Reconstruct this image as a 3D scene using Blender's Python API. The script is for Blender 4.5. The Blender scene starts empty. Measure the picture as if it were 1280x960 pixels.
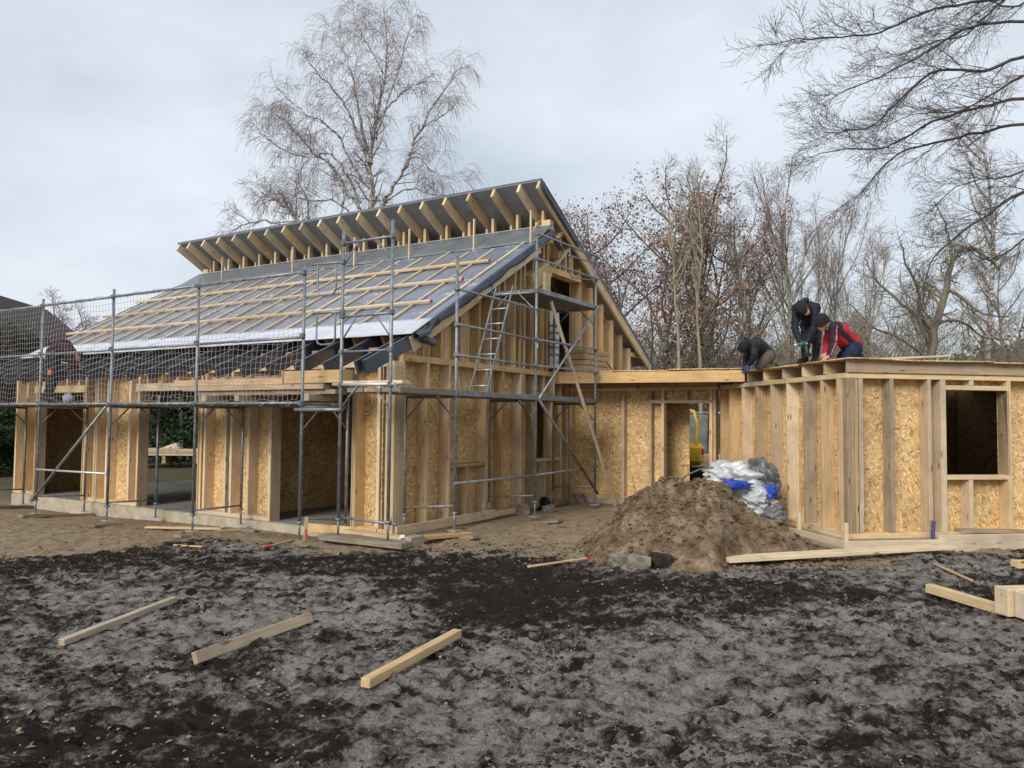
import bpy, bmesh, math, random
import numpy as np
from mathutils import Vector, Matrix, Quaternion, Euler

R = math.radians
random.seed(7)
scene = bpy.context.scene
COL = scene.collection

# ------------------------------------------------------------------ camera
F_PX, PITCH, ROLL, EYE = 970.32, R(2.61685), R(0.55397), 1.75
_fw = Vector((0, math.cos(PITCH), math.sin(PITCH)))
_rt0 = Vector((1, 0, 0))
_up0 = _rt0.cross(_fw)
_rt = math.cos(ROLL) * _rt0 + math.sin(ROLL) * _up0
_up = -math.sin(ROLL) * _rt0 + math.cos(ROLL) * _up0
cam = bpy.data.objects.new('camera', bpy.data.cameras.new('camera'))
COL.objects.link(cam)
cam.matrix_world = Matrix(((_rt.x, _up.x, -_fw.x, 0), (_rt.y, _up.y, -_fw.y, 0), (_rt.z, _up.z, -_fw.z, EYE), (0, 0, 0, 1)))
cam.data.sensor_width = 36.0
cam.data.lens = 36.0 * F_PX / 1280.0
cam.data.clip_start = 0.1
cam.data.clip_end = 2000
scene.camera = cam

# ------------------------------------------------------------------ light, sky, exposure
SUN_DIR = Vector((-0.42, -0.76, 0.50)).normalized()
world = bpy.data.worlds.new('World')
scene.world = world
world.use_nodes = True
nt = world.node_tree
nt.nodes.clear()
out = nt.nodes.new('ShaderNodeOutputWorld')
bg = nt.nodes.new('ShaderNodeBackground')
bg.inputs['Strength'].default_value = 0.12
sky = nt.nodes.new('ShaderNodeTexSky')
sky.sky_type = 'NISHITA'
sky.sun_disc = False
sky.sun_elevation = math.asin(SUN_DIR.z)
sky.sun_rotation = math.atan2(SUN_DIR.x, SUN_DIR.y) % (2 * math.pi)
tc = nt.nodes.new('ShaderNodeTexCoord')
mp = nt.nodes.new('ShaderNodeMapping')
mp.inputs['Scale'].default_value = (1.6, 1.6, 3.2)
mp.inputs['Location'].default_value = (2.3, 0.4, 0.7)
nz = nt.nodes.new('ShaderNodeTexNoise')
nz.inputs['Scale'].default_value = 1.25
nz.inputs['Detail'].default_value = 5
nz.inputs['Roughness'].default_value = 0.55
rp = nt.nodes.new('ShaderNodeValToRGB')
rp.color_ramp.elements[0].position = 0.33
rp.color_ramp.elements[0].color = (3.3, 3.72, 4.18, 1)
rp.color_ramp.elements[1].position = 0.70
rp.color_ramp.elements[1].color = (5.05, 5.4, 5.75, 1)
mx = nt.nodes.new('ShaderNodeMixRGB')
mx.inputs['Fac'].default_value = 0.9
nt.links.new(tc.outputs['Generated'], mp.inputs['Vector'])
nt.links.new(mp.outputs['Vector'], nz.inputs['Vector'])
nt.links.new(nz.outputs['Fac'], rp.inputs['Fac'])
nt.links.new(sky.outputs['Color'], mx.inputs['Color1'])
nt.links.new(rp.outputs['Color'], mx.inputs['Color2'])
nt.links.new(mx.outputs['Color'], bg.inputs['Color'])
nt.links.new(bg.outputs['Background'], out.inputs['Surface'])

sun = bpy.data.objects.new('sun', bpy.data.lights.new('sun', 'SUN'))
COL.objects.link(sun)
sun.data.energy = 1.8
sun.data.angle = R(24)
sun.data.color = (1.0, 0.95, 0.87)
sun.rotation_euler = SUN_DIR.to_track_quat('Z', 'Y').to_euler()
sun.location = (-20, -20, 30)

scene.view_settings.view_transform = 'Standard'
scene.view_settings.look = 'None'
scene.view_settings.exposure = 0.56
scene.view_settings.gamma = 1.0
scene.view_settings.use_curve_mapping = False

# ------------------------------------------------------------------ frames of reference (metres)
P0 = Vector((-1.78855, 11.7266, 0.0))            # house corner nearest the camera, slab top
A_H = R(148.2953)
EL = Vector((math.cos(A_H), math.sin(A_H), 0))   # along the eave wall, away
EG = Vector((math.sin(A_H), -math.cos(A_H), 0))  # along the gable wall, away
A0 = Vector((4.6759, 10.8272, 0.14))             # annex corner
ROT_H = math.atan2(EG.y, EG.x)
ROT_A = R(98.864) - math.pi / 2
EF = Vector((math.cos(ROT_A), math.sin(ROT_A), 0))
ES = Vector((-EF.y, EF.x, 0))
Z = Vector((0, 0, 1))


def HP(g, l, z=0.0):
    return P0 + g * EG + l * EL + Z * z


def AP(f, s, z=0.0):
    return A0 + f * EF + s * ES + Z * z


def at(px, py, d):
    """point d metres in front of the camera on the line of sight of a photo pixel"""
    v = (px - 640) * _rt - (py - 480) * _up + F_PX * _fw
    return Vector((0, 0, EYE)) + v * (d / v.y)


# ------------------------------------------------------------------ materials
def new_mat(name, rough=0.8, spec=0.3, metal=0.0, color=(0.5, 0.5, 0.5)):
    m = bpy.data.materials.new(name)
    m.use_nodes = True
    t = m.node_tree
    b = t.nodes['Principled BSDF']
    b.inputs['Roughness'].default_value = rough
    b.inputs['Specular IOR Level'].default_value = spec
    b.inputs['Metallic'].default_value = metal
    b.inputs['Base Color'].default_value = (*color, 1)
    return m, t, b


def node(t, kind, **kw):
    n = t.nodes.new(kind)
    for k, v in kw.items():
        n.inputs[k.replace('_', ' ')].default_value = v
    return n


def link(t, a, ao, b, bi):
    t.links.new(a.outputs[ao], b.inputs[bi])


def ramp(t, stops):
    r = t.nodes.new('ShaderNodeValToRGB')
    e = r.color_ramp.elements
    while len(e) < len(stops):
        e.new(0.5)
    for i, (p, c) in enumerate(stops):
        e[i].position = p
        e[i].color = (*c, 1) if len(c) == 3 else c
    return r


def rand_coords(t, scale, rot=(0, 0, 0)):
    c = t.nodes.new('ShaderNodeTexCoord')
    oi = t.nodes.new('ShaderNodeObjectInfo')
    mul = t.nodes.new('ShaderNodeMath')
    mul.operation = 'MULTIPLY'
    mul.inputs[1].default_value = 37.0
    link(t, oi, 'Random', mul, 0)
    add = t.nodes.new('ShaderNodeVectorMath')
    add.operation = 'ADD'
    link(t, c, 'Object', add, 0)
    link(t, mul, 0, add, 1)
    m = t.nodes.new('ShaderNodeMapping')
    m.inputs['Scale'].default_value = scale
    m.inputs['Rotation'].default_value = rot
    link(t, add, 0, m, 'Vector')
    return m, add, oi


def bump(t, b, src, so, strength, dist):
    n = t.nodes.new('ShaderNodeBump')
    n.inputs['Strength'].default_value = strength
    n.inputs['Distance'].default_value = dist
    link(t, src, so, n, 'Height')
    link(t, n, 'Normal', b, 'Normal')
    return n


def wood_mat(name, light, dark, knot=(0.16, 0.07, 0.025), vary=0.35, grey=0.0):
    m, t, b = new_mat(name, 0.72, 0.25)
    mp1, src, oi = rand_coords(t, (1.1, 16, 16))
    n1 = node(t, 'ShaderNodeTexNoise', Scale=2.2, Detail=5.0, Roughness=0.62, Distortion=0.35)
    link(t, mp1, 0, n1, 'Vector')
    r1 = ramp(t, [(0.3, dark), (0.52, tuple((a + c) / 2 for a, c in zip(light, dark))), (0.7, light)])
    link(t, n1, 'Fac', r1, 'Fac')
    # knots
    mp2 = t.nodes.new('ShaderNodeMapping')
    mp2.inputs['Scale'].default_value = (2.3, 9, 9)
    link(t, src, 0, mp2, 'Vector')
    v = node(t, 'ShaderNodeTexVoronoi', Scale=1.0, Randomness=1.0)
    link(t, mp2, 0, v, 'Vector')
    r2 = ramp(t, [(0.06, (1, 1, 1)), (0.17, (0, 0, 0))])
    link(t, v, 'Distance', r2, 'Fac')
    mk = t.nodes.new('ShaderNodeMixRGB')
    link(t, r2, 'Color', mk, 'Fac')
    link(t, r1, 'Color', mk, 'Color1')
    mk.inputs['Color2'].default_value = (*knot, 1)
    # blotches of handling dirt and weathering
    nb = node(t, 'ShaderNodeTexNoise', Scale=2.6, Detail=4.0, Roughness=0.6)
    link(t, src, 0, nb, 'Vector')
    rb = ramp(t, [(0.42, (0, 0, 0)), (0.75, (0.55 + 0.4 * grey,) * 3)])
    link(t, nb, 'Fac', rb, 'Fac')
    md = t.nodes.new('ShaderNodeMixRGB')
    link(t, rb, 'Color', md, 'Fac')
    link(t, mk, 'Color', md, 'Color1')
    md.inputs['Color2'].default_value = (*[0.55 * c + 0.06 * (1 - c) for c in dark], 1)
    hsv = t.nodes.new('ShaderNodeHueSaturation')
    mr = t.nodes.new('ShaderNodeMapRange')
    mr.inputs['To Min'].default_value = 1 - vary
    mr.inputs['To Max'].default_value = 1 + vary * 0.55
    link(t, oi, 'Random', mr, 'Value')
    link(t, mr, 0, hsv, 'Value')
    # saturation varies too, out of step with the value
    ms = t.nodes.new('ShaderNodeMath'); ms.operation = 'MULTIPLY'; ms.inputs[1].default_value = 7.31
    fr = t.nodes.new('ShaderNodeMath'); fr.operation = 'FRACT'
    link(t, oi, 'Random', ms, 0); link(t, ms, 0, fr, 0)
    mr2 = t.nodes.new('ShaderNodeMapRange')
    mr2.inputs['To Min'].default_value = 0.72
    mr2.inputs['To Max'].default_value = 1.12
    link(t, fr, 0, mr2, 'Value'); link(t, mr2, 0, hsv, 'Saturation')
    link(t, md, 'Color', hsv, 'Color')
    link(t, hsv, 'Color', b, 'Base Color')
    bump(t, b, n1, 'Fac', 0.35, 0.004)
    return m


def osb_mat(name, tones, bright=1.0):
    m, t, b = new_mat(name, 0.7, 0.3)
    mp0, src, oi = rand_coords(t, (1, 1, 1))
    prev = None
    for k, (ang, sx, sy) in enumerate(((0.45, 15, 48), (1.35, 13, 44), (-0.55, 17, 56))):
        mpk = t.nodes.new('ShaderNodeMapping')
        mpk.vector_type = 'TEXTURE'
        mpk.inputs['Rotation'].default_value = (0, 0, ang)
        link(t, src, 0, mpk, 'Vector')
        sc = t.nodes.new('ShaderNodeMapping')
        sc.inputs['Scale'].default_value = (sx, sy, 1)
        link(t, mpk, 0, sc, 'Vector')
        v = node(t, 'ShaderNodeTexVoronoi', Scale=1.0, Randomness=1.0)
        link(t, sc, 0, v, 'Vector')
        sep = t.nodes.new('ShaderNodeSeparateColor')
        link(t, v, 'Color', sep, 'Color')
        rr = ramp(t, [(i / (len(tones) - 1), c) for i, c in enumerate(tones)])
        link(t, sep, 0, rr, 'Fac')
        if prev is None:
            prev = rr
        else:
            sel = t.nodes.new('ShaderNodeMath')
            sel.operation = 'GREATER_THAN'
            sel.inputs[1].default_value = 0.52 if k == 1 else 0.6
            link(t, sep, 1, sel, 0)
            mm = t.nodes.new('ShaderNodeMixRGB')
            link(t, sel, 0, mm, 'Fac')
            link(t, prev, 'Color', mm, 'Color1')
            link(t, rr, 'Color', mm, 'Color2')
            prev = mm
    nb = node(t, 'ShaderNodeTexNoise', Scale=1.7, Detail=3.0)
    link(t, src, 0, nb, 'Vector')
    mr = t.nodes.new('ShaderNodeMapRange')
    mr.inputs['From Min'].default_value = 0.3
    mr.inputs['From Max'].default_value = 0.7
    mr.inputs['To Min'].default_value = 0.78 * bright
    mr.inputs['To Max'].default_value = 1.1 * bright
    link(t, nb, 'Fac', mr, 'Value')
    hsv = t.nodes.new('ShaderNodeHueSaturation')
    link(t, mr, 0, hsv, 'Value')
    link(t, prev, 'Color', hsv, 'Color')
    link(t, hsv, 'Color', b, 'Base Color')
    bump(t, b, prev, 'Color', 0.3, 0.003)
    return m


def plain_mat(name, c1, c2, scale=6.0, rough=0.7, spec=0.3, metal=0.0, bstr=0.0, bdist=0.01, detail=4.0, stretch=(1, 1, 1)):
    m, t, b = new_mat(name, rough, spec, metal)
    mp1, src, oi = rand_coords(t, stretch)
    n1 = node(t, 'ShaderNodeTexNoise', Scale=scale, Detail=detail, Roughness=0.6)
    link(t, mp1, 0, n1, 'Vector')
    r1 = ramp(t, [(0.33, c1), (0.67, c2)])
    link(t, n1, 'Fac', r1, 'Fac')
    link(t, r1, 'Color', b, 'Base Color')
    if bstr:
        bump(t, b, n1, 'Fac', bstr, bdist)
    return m


M = {}
M['wood'] = wood_mat('spruce', (0.74, 0.535, 0.30), (0.53, 0.345, 0.165))
M['wood_pale'] = wood_mat('pale_spruce', (0.82, 0.635, 0.39), (0.66, 0.475, 0.26), vary=0.2)
M['wood_grey'] = wood_mat('weathered_spruce', (0.58, 0.43, 0.265), (0.36, 0.255, 0.145), vary=0.25, grey=0.3)
M['wood_dirty'] = wood_mat('muddy_board', (0.46, 0.36, 0.24), (0.24, 0.175, 0.11), vary=0.3, grey=0.6)
M['osb'] = osb_mat('osb', [(0.36, 0.195, 0.075), (0.60, 0.38, 0.16), (0.75, 0.52, 0.245), (0.64, 0.41, 0.175), (0.92, 0.73, 0.44)])
M['osb_shaded'] = osb_mat('osb_painted_shade', [(0.17, 0.095, 0.038), (0.30, 0.185, 0.075), (0.36, 0.235, 0.10), (0.46, 0.32, 0.15)])  # same board as osb, with the shade of enclosed places painted in as darker tones
M['steel'] = plain_mat('galvanised_steel', (0.17, 0.185, 0.20), (0.33, 0.35, 0.37), 9, 0.5, 0.5, 0.55)
M['steel_dark'] = plain_mat('deck_steel', (0.10, 0.105, 0.11), (0.22, 0.225, 0.23), 12, 0.6, 0.4, 0.4)
M['alu'] = plain_mat('aluminium', (0.55, 0.56, 0.57), (0.68, 0.69, 0.70), 10, 0.4, 0.5, 0.6)
M['concrete'] = plain_mat('concrete', (0.36, 0.31, 0.22), (0.54, 0.47, 0.35), 5, 0.9, 0.2, 0, 0.4, 0.01)
M['concrete_floor'] = plain_mat('concrete_floor', (0.20, 0.185, 0.165), (0.32, 0.30, 0.27), 2.2, 0.8, 0.3, 0, 0.2, 0.005)
M['tail'] = plain_mat('slate_blue_paint', (0.026, 0.034, 0.048), (0.042, 0.053, 0.072), 8, 0.28, 0.8)
M['white_strip'] = plain_mat('white_membrane', (0.50, 0.53, 0.60), (0.64, 0.66, 0.72), 3, 0.6, 0.3, 0, 0.4, 0.02)
M['soffit'] = plain_mat('grey_underlay', (0.24, 0.243, 0.25), (0.31, 0.315, 0.325), 3, 0.8, 0.2)
M['net'] = plain_mat('net_cord', (0.36, 0.315, 0.325), (0.48, 0.425, 0.435), 3, 0.8, 0.2)
M['red'] = plain_mat('red_paint', (0.55, 0.03, 0.05), (0.7, 0.06, 0.08), 8, 0.6)
M['blue_mark'] = plain_mat('blue_paint', (0.05, 0.06, 0.16), (0.09, 0.1, 0.22), 8, 0.6)
M['yellow'] = plain_mat('yellow_paint', (0.62, 0.36, 0.015), (0.72, 0.46, 0.03), 4, 0.45, 0.5)
M['black'] = plain_mat('black_rubber', (0.010, 0.010, 0.011), (0.022, 0.022, 0.024), 8, 0.6, 0.3)
M['white_plastic'] = plain_mat('white_plastic', (0.7, 0.7, 0.7), (0.82, 0.82, 0.82), 4, 0.4, 0.5)
M['stone'] = plain_mat('rubble', (0.13, 0.112, 0.088), (0.27, 0.235, 0.185), 7, 0.9, 0.2, 0, 0.6, 0.02)
M['silver'] = plain_mat('silver_tarp', (0.42, 0.425, 0.43), (0.60, 0.605, 0.61), 4, 0.45, 0.5, 0.1, 0.5, 0.03)
M['blue'] = plain_mat('blue_tarp', (0.012, 0.045, 0.33), (0.02, 0.075, 0.48), 6, 0.4, 0.5, 0, 0.4, 0.02)
M['tarp_dark'] = plain_mat('dark_tarp', (0.10, 0.105, 0.11), (0.22, 0.225, 0.23), 4, 0.45, 0.5, 0.1, 0.5, 0.03)
M['bark'] = plain_mat('bark', (0.12, 0.10, 0.075), (0.26, 0.225, 0.17), 5, 0.95, 0.1, 0, 0.5, 0.02, stretch=(1, 1, 0.3))
M['bark_dark'] = plain_mat('dark_bark', (0.085, 0.072, 0.06), (0.19, 0.16, 0.135), 5, 0.95, 0.1, 0, 0.5, 0.02, stretch=(1, 1, 0.3))
M['bark_pale'] = plain_mat('pale_bark', (0.20, 0.19, 0.125), (0.38, 0.36, 0.26), 5, 0.95, 0.1, 0, 0.4, 0.02, stretch=(1, 1, 0.4))
M['twig'] = plain_mat('twig', (0.17, 0.135, 0.12), (0.27, 0.22, 0.195), 3, 0.9, 0.1)
M['twig_dark'] = plain_mat('dark_twig', (0.075, 0.06, 0.053), (0.135, 0.11, 0.098), 3, 0.9, 0.1)
M['bark_beech'] = plain_mat('beech_bark', (0.055, 0.048, 0.043), (0.12, 0.105, 0.095), 5, 0.9, 0.15)
M['twig_olive'] = plain_mat('olive_twig', (0.21, 0.18, 0.13), (0.35, 0.30, 0.22), 3, 0.9, 0.1)
M['twig_birch'] = plain_mat('birch_twig', (0.24, 0.175, 0.165), (0.36, 0.28, 0.265), 3, 0.9, 0.1)
M['leaf_brown'] = plain_mat('dry_oak_leaf', (0.24, 0.118, 0.075), (0.42, 0.24, 0.155), 1.3, 0.85, 0.2)
M['leaf_green'] = plain_mat('evergreen_leaf', (0.012, 0.026, 0.010), (0.045, 0.075, 0.025), 1.6, 0.6, 0.3)
M['needle'] = plain_mat('pine_needle', (0.03, 0.055, 0.035), (0.075, 0.11, 0.07), 1.2, 0.8, 0.2)
M['leaf_litter'] = plain_mat('fallen_leaf', (0.10, 0.05, 0.026), (0.42, 0.31, 0.21), 30, 0.8, 0.2)
M['roof_dark'] = plain_mat('dark_tile', (0.028, 0.018, 0.016), (0.055, 0.036, 0.032), 8, 0.7, 0.3)
M['cladding'] = plain_mat('dark_cladding', (0.026, 0.018, 0.018), (0.05, 0.034, 0.034), 3, 0.8, 0.2, stretch=(6, 6, 0.5))
M['glass'] = plain_mat('window_glass', (0.06, 0.09, 0.10), (0.12, 0.16, 0.17), 1, 0.12, 0.6)
M['mesh_cloth'] = plain_mat('grey_fence_cloth', (0.15, 0.16, 0.16), (0.24, 0.25, 0.25), 4, 0.8, 0.2)
M['jacket'] = plain_mat('black_jacket', (0.010, 0.012, 0.016), (0.026, 0.030, 0.038), 7, 0.75, 0.3, 0, 0.6, 0.02)
M['navy'] = plain_mat('navy_jacket', (0.008, 0.010, 0.017), (0.020, 0.024, 0.038), 7, 0.7, 0.3, 0, 0.6, 0.02)
M['red_cloth'] = plain_mat('red_jacket', (0.38, 0.014, 0.028), (0.52, 0.03, 0.05), 7, 0.8, 0.2, 0, 0.5, 0.02)
M['piping'] = plain_mat('pink_piping', (0.5, 0.12, 0.16), (0.6, 0.2, 0.24), 7, 0.8, 0.2)
M['denim'] = plain_mat('denim', (0.012, 0.02, 0.05), (0.024, 0.038, 0.085), 9, 0.85, 0.2)
M['tan_cloth'] = plain_mat('tan_trousers', (0.085, 0.07, 0.058), (0.15, 0.12, 0.10), 7, 0.85, 0.2)
M['maroon'] = plain_mat('maroon_jacket', (0.030, 0.013, 0.014), (0.055, 0.024, 0.025), 7, 0.8, 0.2, 0, 0.5, 0.02)
M['skin'] = plain_mat('skin', (0.50, 0.27, 0.19), (0.60, 0.34, 0.25), 9, 0.55, 0.35)
M['beanie'] = plain_mat('dark_knit', (0.016, 0.016, 0.018), (0.034, 0.034, 0.037), 40, 0.9, 0.1, 0, 0.5, 0.004)
M['glove'] = plain_mat('blue_glove', (0.02, 0.025, 0.10), (0.05, 0.06, 0.17), 9, 0.7)
M['drill'] = plain_mat('green_plastic', (0.01, 0.09, 0.05), (0.02, 0.14, 0.08), 6, 0.5, 0.4)
M['orange'] = plain_mat('orange_plastic', (0.62, 0.12, 0.04), (0.7, 0.17, 0.06), 6, 0.6)
M['insul'] = plain_mat('wood_fibre', (0.36, 0.26, 0.15), (0.46, 0.34, 0.21), 12, 0.95, 0.1, 0, 0.4, 0.01)


def birch_bark():
    m, t, b = new_mat('birch_bark', 0.8, 0.2)
    c = t.nodes.new('ShaderNodeTexCoord')
    mp1 = t.nodes.new('ShaderNodeMapping')
    mp1.inputs['Scale'].default_value = (2.5, 2.5, 9)
    link(t, c, 'Object', mp1, 'Vector')
    n = node(t, 'ShaderNodeTexNoise', Scale=1.3, Detail=5.0, Roughness=0.65)
    link(t, mp1, 0, n, 'Vector')
    r = ramp(t, [(0.40, (0.07, 0.06, 0.052)), (0.48, (0.36, 0.34, 0.31)), (0.64, (0.60, 0.58, 0.54))])
    link(t, n, 'Fac', r, 'Fac')
    link(t, r, 'Color', b, 'Base Color')
    return m


M['birch'] = birch_bark()


def membrane_mat():
    """blue-grey roofing underlay with creases and rows of small pale print"""
    m, t, b = new_mat('roof_membrane', 0.30, 0.7)
    c = t.nodes.new('ShaderNodeTexCoord')
    n = node(t, 'ShaderNodeTexNoise', Scale=1.4, Detail=5.0, Roughness=0.6, Distortion=0.8)
    link(t, c, 'Object', n, 'Vector')
    r = ramp(t, [(0.3, (0.155, 0.178, 0.235)), (0.7, (0.23, 0.257, 0.318))])
    link(t, n, 'Fac', r, 'Fac')
    # print: broken dashes in rows
    mp1 = t.nodes.new('ShaderNodeMapping')
    mp1.inputs['Scale'].default_value = (3.1, 1.05, 1)
    link(t, c, 'Object', mp1, 'Vector')
    v = node(t, 'ShaderNodeTexVoronoi', Scale=1.0, Randomness=0.35)
    v.distance = 'CHEBYCHEV'
    link(t, mp1, 0, v, 'Vector')
    lt = t.nodes.new('ShaderNodeMath'); lt.operation = 'LESS_THAN'; lt.inputs[1].default_value = 0.19
    link(t, v, 'Distance', lt, 0)
    mp2 = t.nodes.new('ShaderNodeMapping')
    mp2.inputs['Scale'].default_value = (26, 22, 1)
    link(t, c, 'Object', mp2, 'Vector')
    n2 = node(t, 'ShaderNodeTexNoise', Scale=1.0, Detail=2.0)
    link(t, mp2, 0, n2, 'Vector')
    gt = t.nodes.new('ShaderNodeMath'); gt.operation = 'GREATER_THAN'; gt.inputs[1].default_value = 0.53
    link(t, n2, 'Fac', gt, 0)
    mm = t.nodes.new('ShaderNodeMath'); mm.operation = 'MULTIPLY'
    link(t, lt, 0, mm, 0); link(t, gt, 0, mm, 1)
    m2 = t.nodes.new('ShaderNodeMath'); m2.operation = 'MULTIPLY'; m2.inputs[1].default_value = 0.9
    link(t, mm, 0, m2, 0)
    mix = t.nodes.new('ShaderNodeMixRGB')
    link(t, m2, 0, mix, 'Fac')
    link(t, r, 'Color', mix, 'Color1')
    mix.inputs['Color2'].default_value = (0.55, 0.57, 0.62, 1)
    link(t, mix, 'Color', b, 'Base Color')
    bump(t, b, n, 'Fac', 0.6, 0.05)
    return m


M['membrane'] = membrane_mat()
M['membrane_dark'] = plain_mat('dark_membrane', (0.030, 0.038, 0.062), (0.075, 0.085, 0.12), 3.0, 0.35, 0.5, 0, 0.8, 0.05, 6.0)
M['flashing'] = plain_mat('grey_flashing', (0.135, 0.152, 0.165), (0.20, 0.22, 0.235), 2.2, 0.38, 0.5, 0, 0.7, 0.05, 5.0)


def ground_mat():
    m, t, b = new_mat('churned_soil', 0.95, 0.12)
    at_ = t.nodes.new('ShaderNodeAttribute')
    at_.attribute_name = 'zone'
    sep = t.nodes.new('ShaderNodeSeparateColor')
    link(t, at_, 'Color', sep, 'Color')
    c = t.nodes.new('ShaderNodeTexCoord')
    n1 = node(t, 'ShaderNodeTexNoise', Scale=5.0, Detail=10.0, Roughness=0.78)
    link(t, c, 'Object', n1, 'Vector')
    n2 = node(t, 'ShaderNodeTexNoise', Scale=95.0, Detail=5.0, Roughness=0.8)
    link(t, c, 'Object', n2, 'Vector')
    dark = ramp(t, [(0.3, (0.012, 0.0095, 0.0082)), (0.55, (0.037, 0.028, 0.023)), (0.75, (0.085, 0.064, 0.051))])
    link(t, n1, 'Fac', dark, 'Fac')
    ash = ramp(t, [(0.30, (0.12, 0.103, 0.09)), (0.5, (0.35, 0.313, 0.28)), (0.70, (0.62, 0.565, 0.515))])
    link(t, n2, 'Fac', ash, 'Fac')
    sand = ramp(t, [(0.25, (0.17, 0.12, 0.075)), (0.5, (0.37, 0.28, 0.185)), (0.70, (0.54, 0.43, 0.30))])
    link(t, n1, 'Fac', sand, 'Fac')
    # fine-grained threshold for the ash
    ad = t.nodes.new('ShaderNodeMath'); ad.operation = 'MULTIPLY_ADD'
    ad.inputs[1].default_value = 5.6; ad.inputs[2].default_value = -2.85
    link(t, n1, 'Fac', ad, 0)
    ad2 = t.nodes.new('ShaderNodeMath'); ad2.operation = 'ADD'
    link(t, ad, 0, ad2, 0); link(t, sep, 0, ad2, 1)
    ms = t.nodes.new('ShaderNodeMapRange'); ms.interpolation_type = 'SMOOTHSTEP'
    ms.inputs['From Min'].default_value = 0.05; ms.inputs['From Max'].default_value = 1.2
    link(t, ad2, 0, ms, 'Value')
    mx1 = t.nodes.new('ShaderNodeMixRGB')
    link(t, ms, 0, mx1, 'Fac'); link(t, dark, 'Color', mx1, 'Color1'); link(t, ash, 'Color', mx1, 'Color2')
    ad3 = t.nodes.new('ShaderNodeMath'); ad3.operation = 'ADD'
    adh = t.nodes.new('ShaderNodeMath'); adh.operation = 'MULTIPLY'; adh.inputs[1].default_value = 0.3; link(t, ad, 0, adh, 0); link(t, adh, 0, ad3, 0); link(t, sep, 1, ad3, 1)
    ms2 = t.nodes.new('ShaderNodeMapRange'); ms2.interpolation_type = 'SMOOTHSTEP'
    ms2.inputs['From Min'].default_value = 0.3; ms2.inputs['From Max'].default_value = 0.7
    link(t, ad3, 0, ms2, 'Value')
    mx2 = t.nodes.new('ShaderNodeMixRGB')
    link(t, ms2, 0, mx2, 'Fac'); link(t, mx1, 'Color', mx2, 'Color1'); link(t, sand, 'Color', mx2, 'Color2')
    # far field: dull winter grass and leaf mould
    far = ramp(t, [(0.3, (0.07, 0.065, 0.03)), (0.7, (0.15, 0.12, 0.07))])
    link(t, n1, 'Fac', far, 'Fac')
    mx3 = t.nodes.new('ShaderNodeMixRGB')
    link(t, sep, 2, mx3, 'Fac'); link(t, mx2, 'Color', mx3, 'Color1'); link(t, far, 'Color', mx3, 'Color2')
    link(t, mx3, 'Color', b, 'Base Color')
    mh = t.nodes.new('ShaderNodeMath'); mh.operation = 'ADD'
    link(t, n1, 'Fac', mh, 0); link(t, n2, 'Fac', mh, 1)
    bump(t, b, mh, 0, 0.9, 0.035)
    return m


M['ground'] = ground_mat()


def heap_mat():
    m, t, b = new_mat('sandy_soil', 0.95, 0.1)
    c = t.nodes.new('ShaderNodeTexCoord')
    n1 = node(t, 'ShaderNodeTexNoise', Scale=5.0, Detail=9.0, Roughness=0.7)
    link(t, c, 'Object', n1, 'Vector')
    r = ramp(t, [(0.32, (0.06, 0.040, 0.025)), (0.5, (0.19, 0.134, 0.084)), (0.68, (0.36, 0.268, 0.18))])
    link(t, n1, 'Fac', r, 'Fac')
    link(t, r, 'Color', b, 'Base Color')
    n2 = node(t, 'ShaderNodeTexNoise', Scale=28.0, Detail=6.0, Roughness=0.7)
    link(t, c, 'Object', n2, 'Vector')
    bump(t, b, n2, 'Fac', 0.8, 0.03)
    return m


M['heap'] = heap_mat()
M['clod'] = plain_mat('dark_clod', (0.018, 0.014, 0.012), (0.06, 0.048, 0.04), 9, 0.95, 0.1, 0, 0.8, 0.02)
M['ashclod'] = plain_mat('grey_clod', (0.14, 0.125, 0.115), (0.30, 0.28, 0.26), 9, 0.95, 0.1, 0, 0.8, 0.02)


# ------------------------------------------------------------------ object helpers
def obj(name, me, mat=None, parent=None, mw=None):
    o = bpy.data.objects.new(name, me)
    COL.objects.link(o)
    if mat is not None and me is not None and not me.materials:
        me.materials.append(mat)
    if parent is not None:
        o.parent = parent
    if mw is not None:
        o.matrix_local = mw
    return o


def tag(o, label=None, cat=None, group=None, kind=None):
    if label: o['label'] = label
    if cat: o['category'] = cat
    if group: o['group'] = group
    if kind: o['kind'] = kind
    return o


def thing(name, label, cat, loc=(0, 0, 0), rz=0.0, group=None):
    o = bpy.data.objects.new(name, None)
    COL.objects.link(o)
    o.empty_display_size = 0.2
    o.location = loc
    o.rotation_euler = (0, 0, rz)
    return tag(o, label, cat, group)


def mesh_from(verts, faces, smooth=False):
    me = bpy.data.meshes.new('m')
    me.from_pydata(verts, [], faces)
    if smooth:
        me.polygons.foreach_set('use_smooth', [True] * len(me.polygons))
    me.update()
    return me


_cache = {}


def box_mesh(L, W, D, mat, bev=0.004):
    """box with its length on +X from the origin, chamfered edges"""
    key = (round(L, 3), round(W, 3), round(D, 3), mat.name, bev)
    if key in _cache:
        return _cache[key]
    bm = bmesh.new()
    r = bmesh.ops.create_cube(bm, size=1.0)
    for v in bm.verts:
        v.co = Vector(((v.co.x + 0.5) * L, v.co.y * W, v.co.z * D))
    if bev:
        bmesh.ops.bevel(bm, geom=bm.edges[:], offset=min(bev, W * 0.2, D * 0.2), segments=1, affect='EDGES')
    me = bpy.data.meshes.new('beam')
    bm.to_mesh(me)
    bm.free()
    me.materials.append(mat)
    _cache[key] = me
    return me


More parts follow.
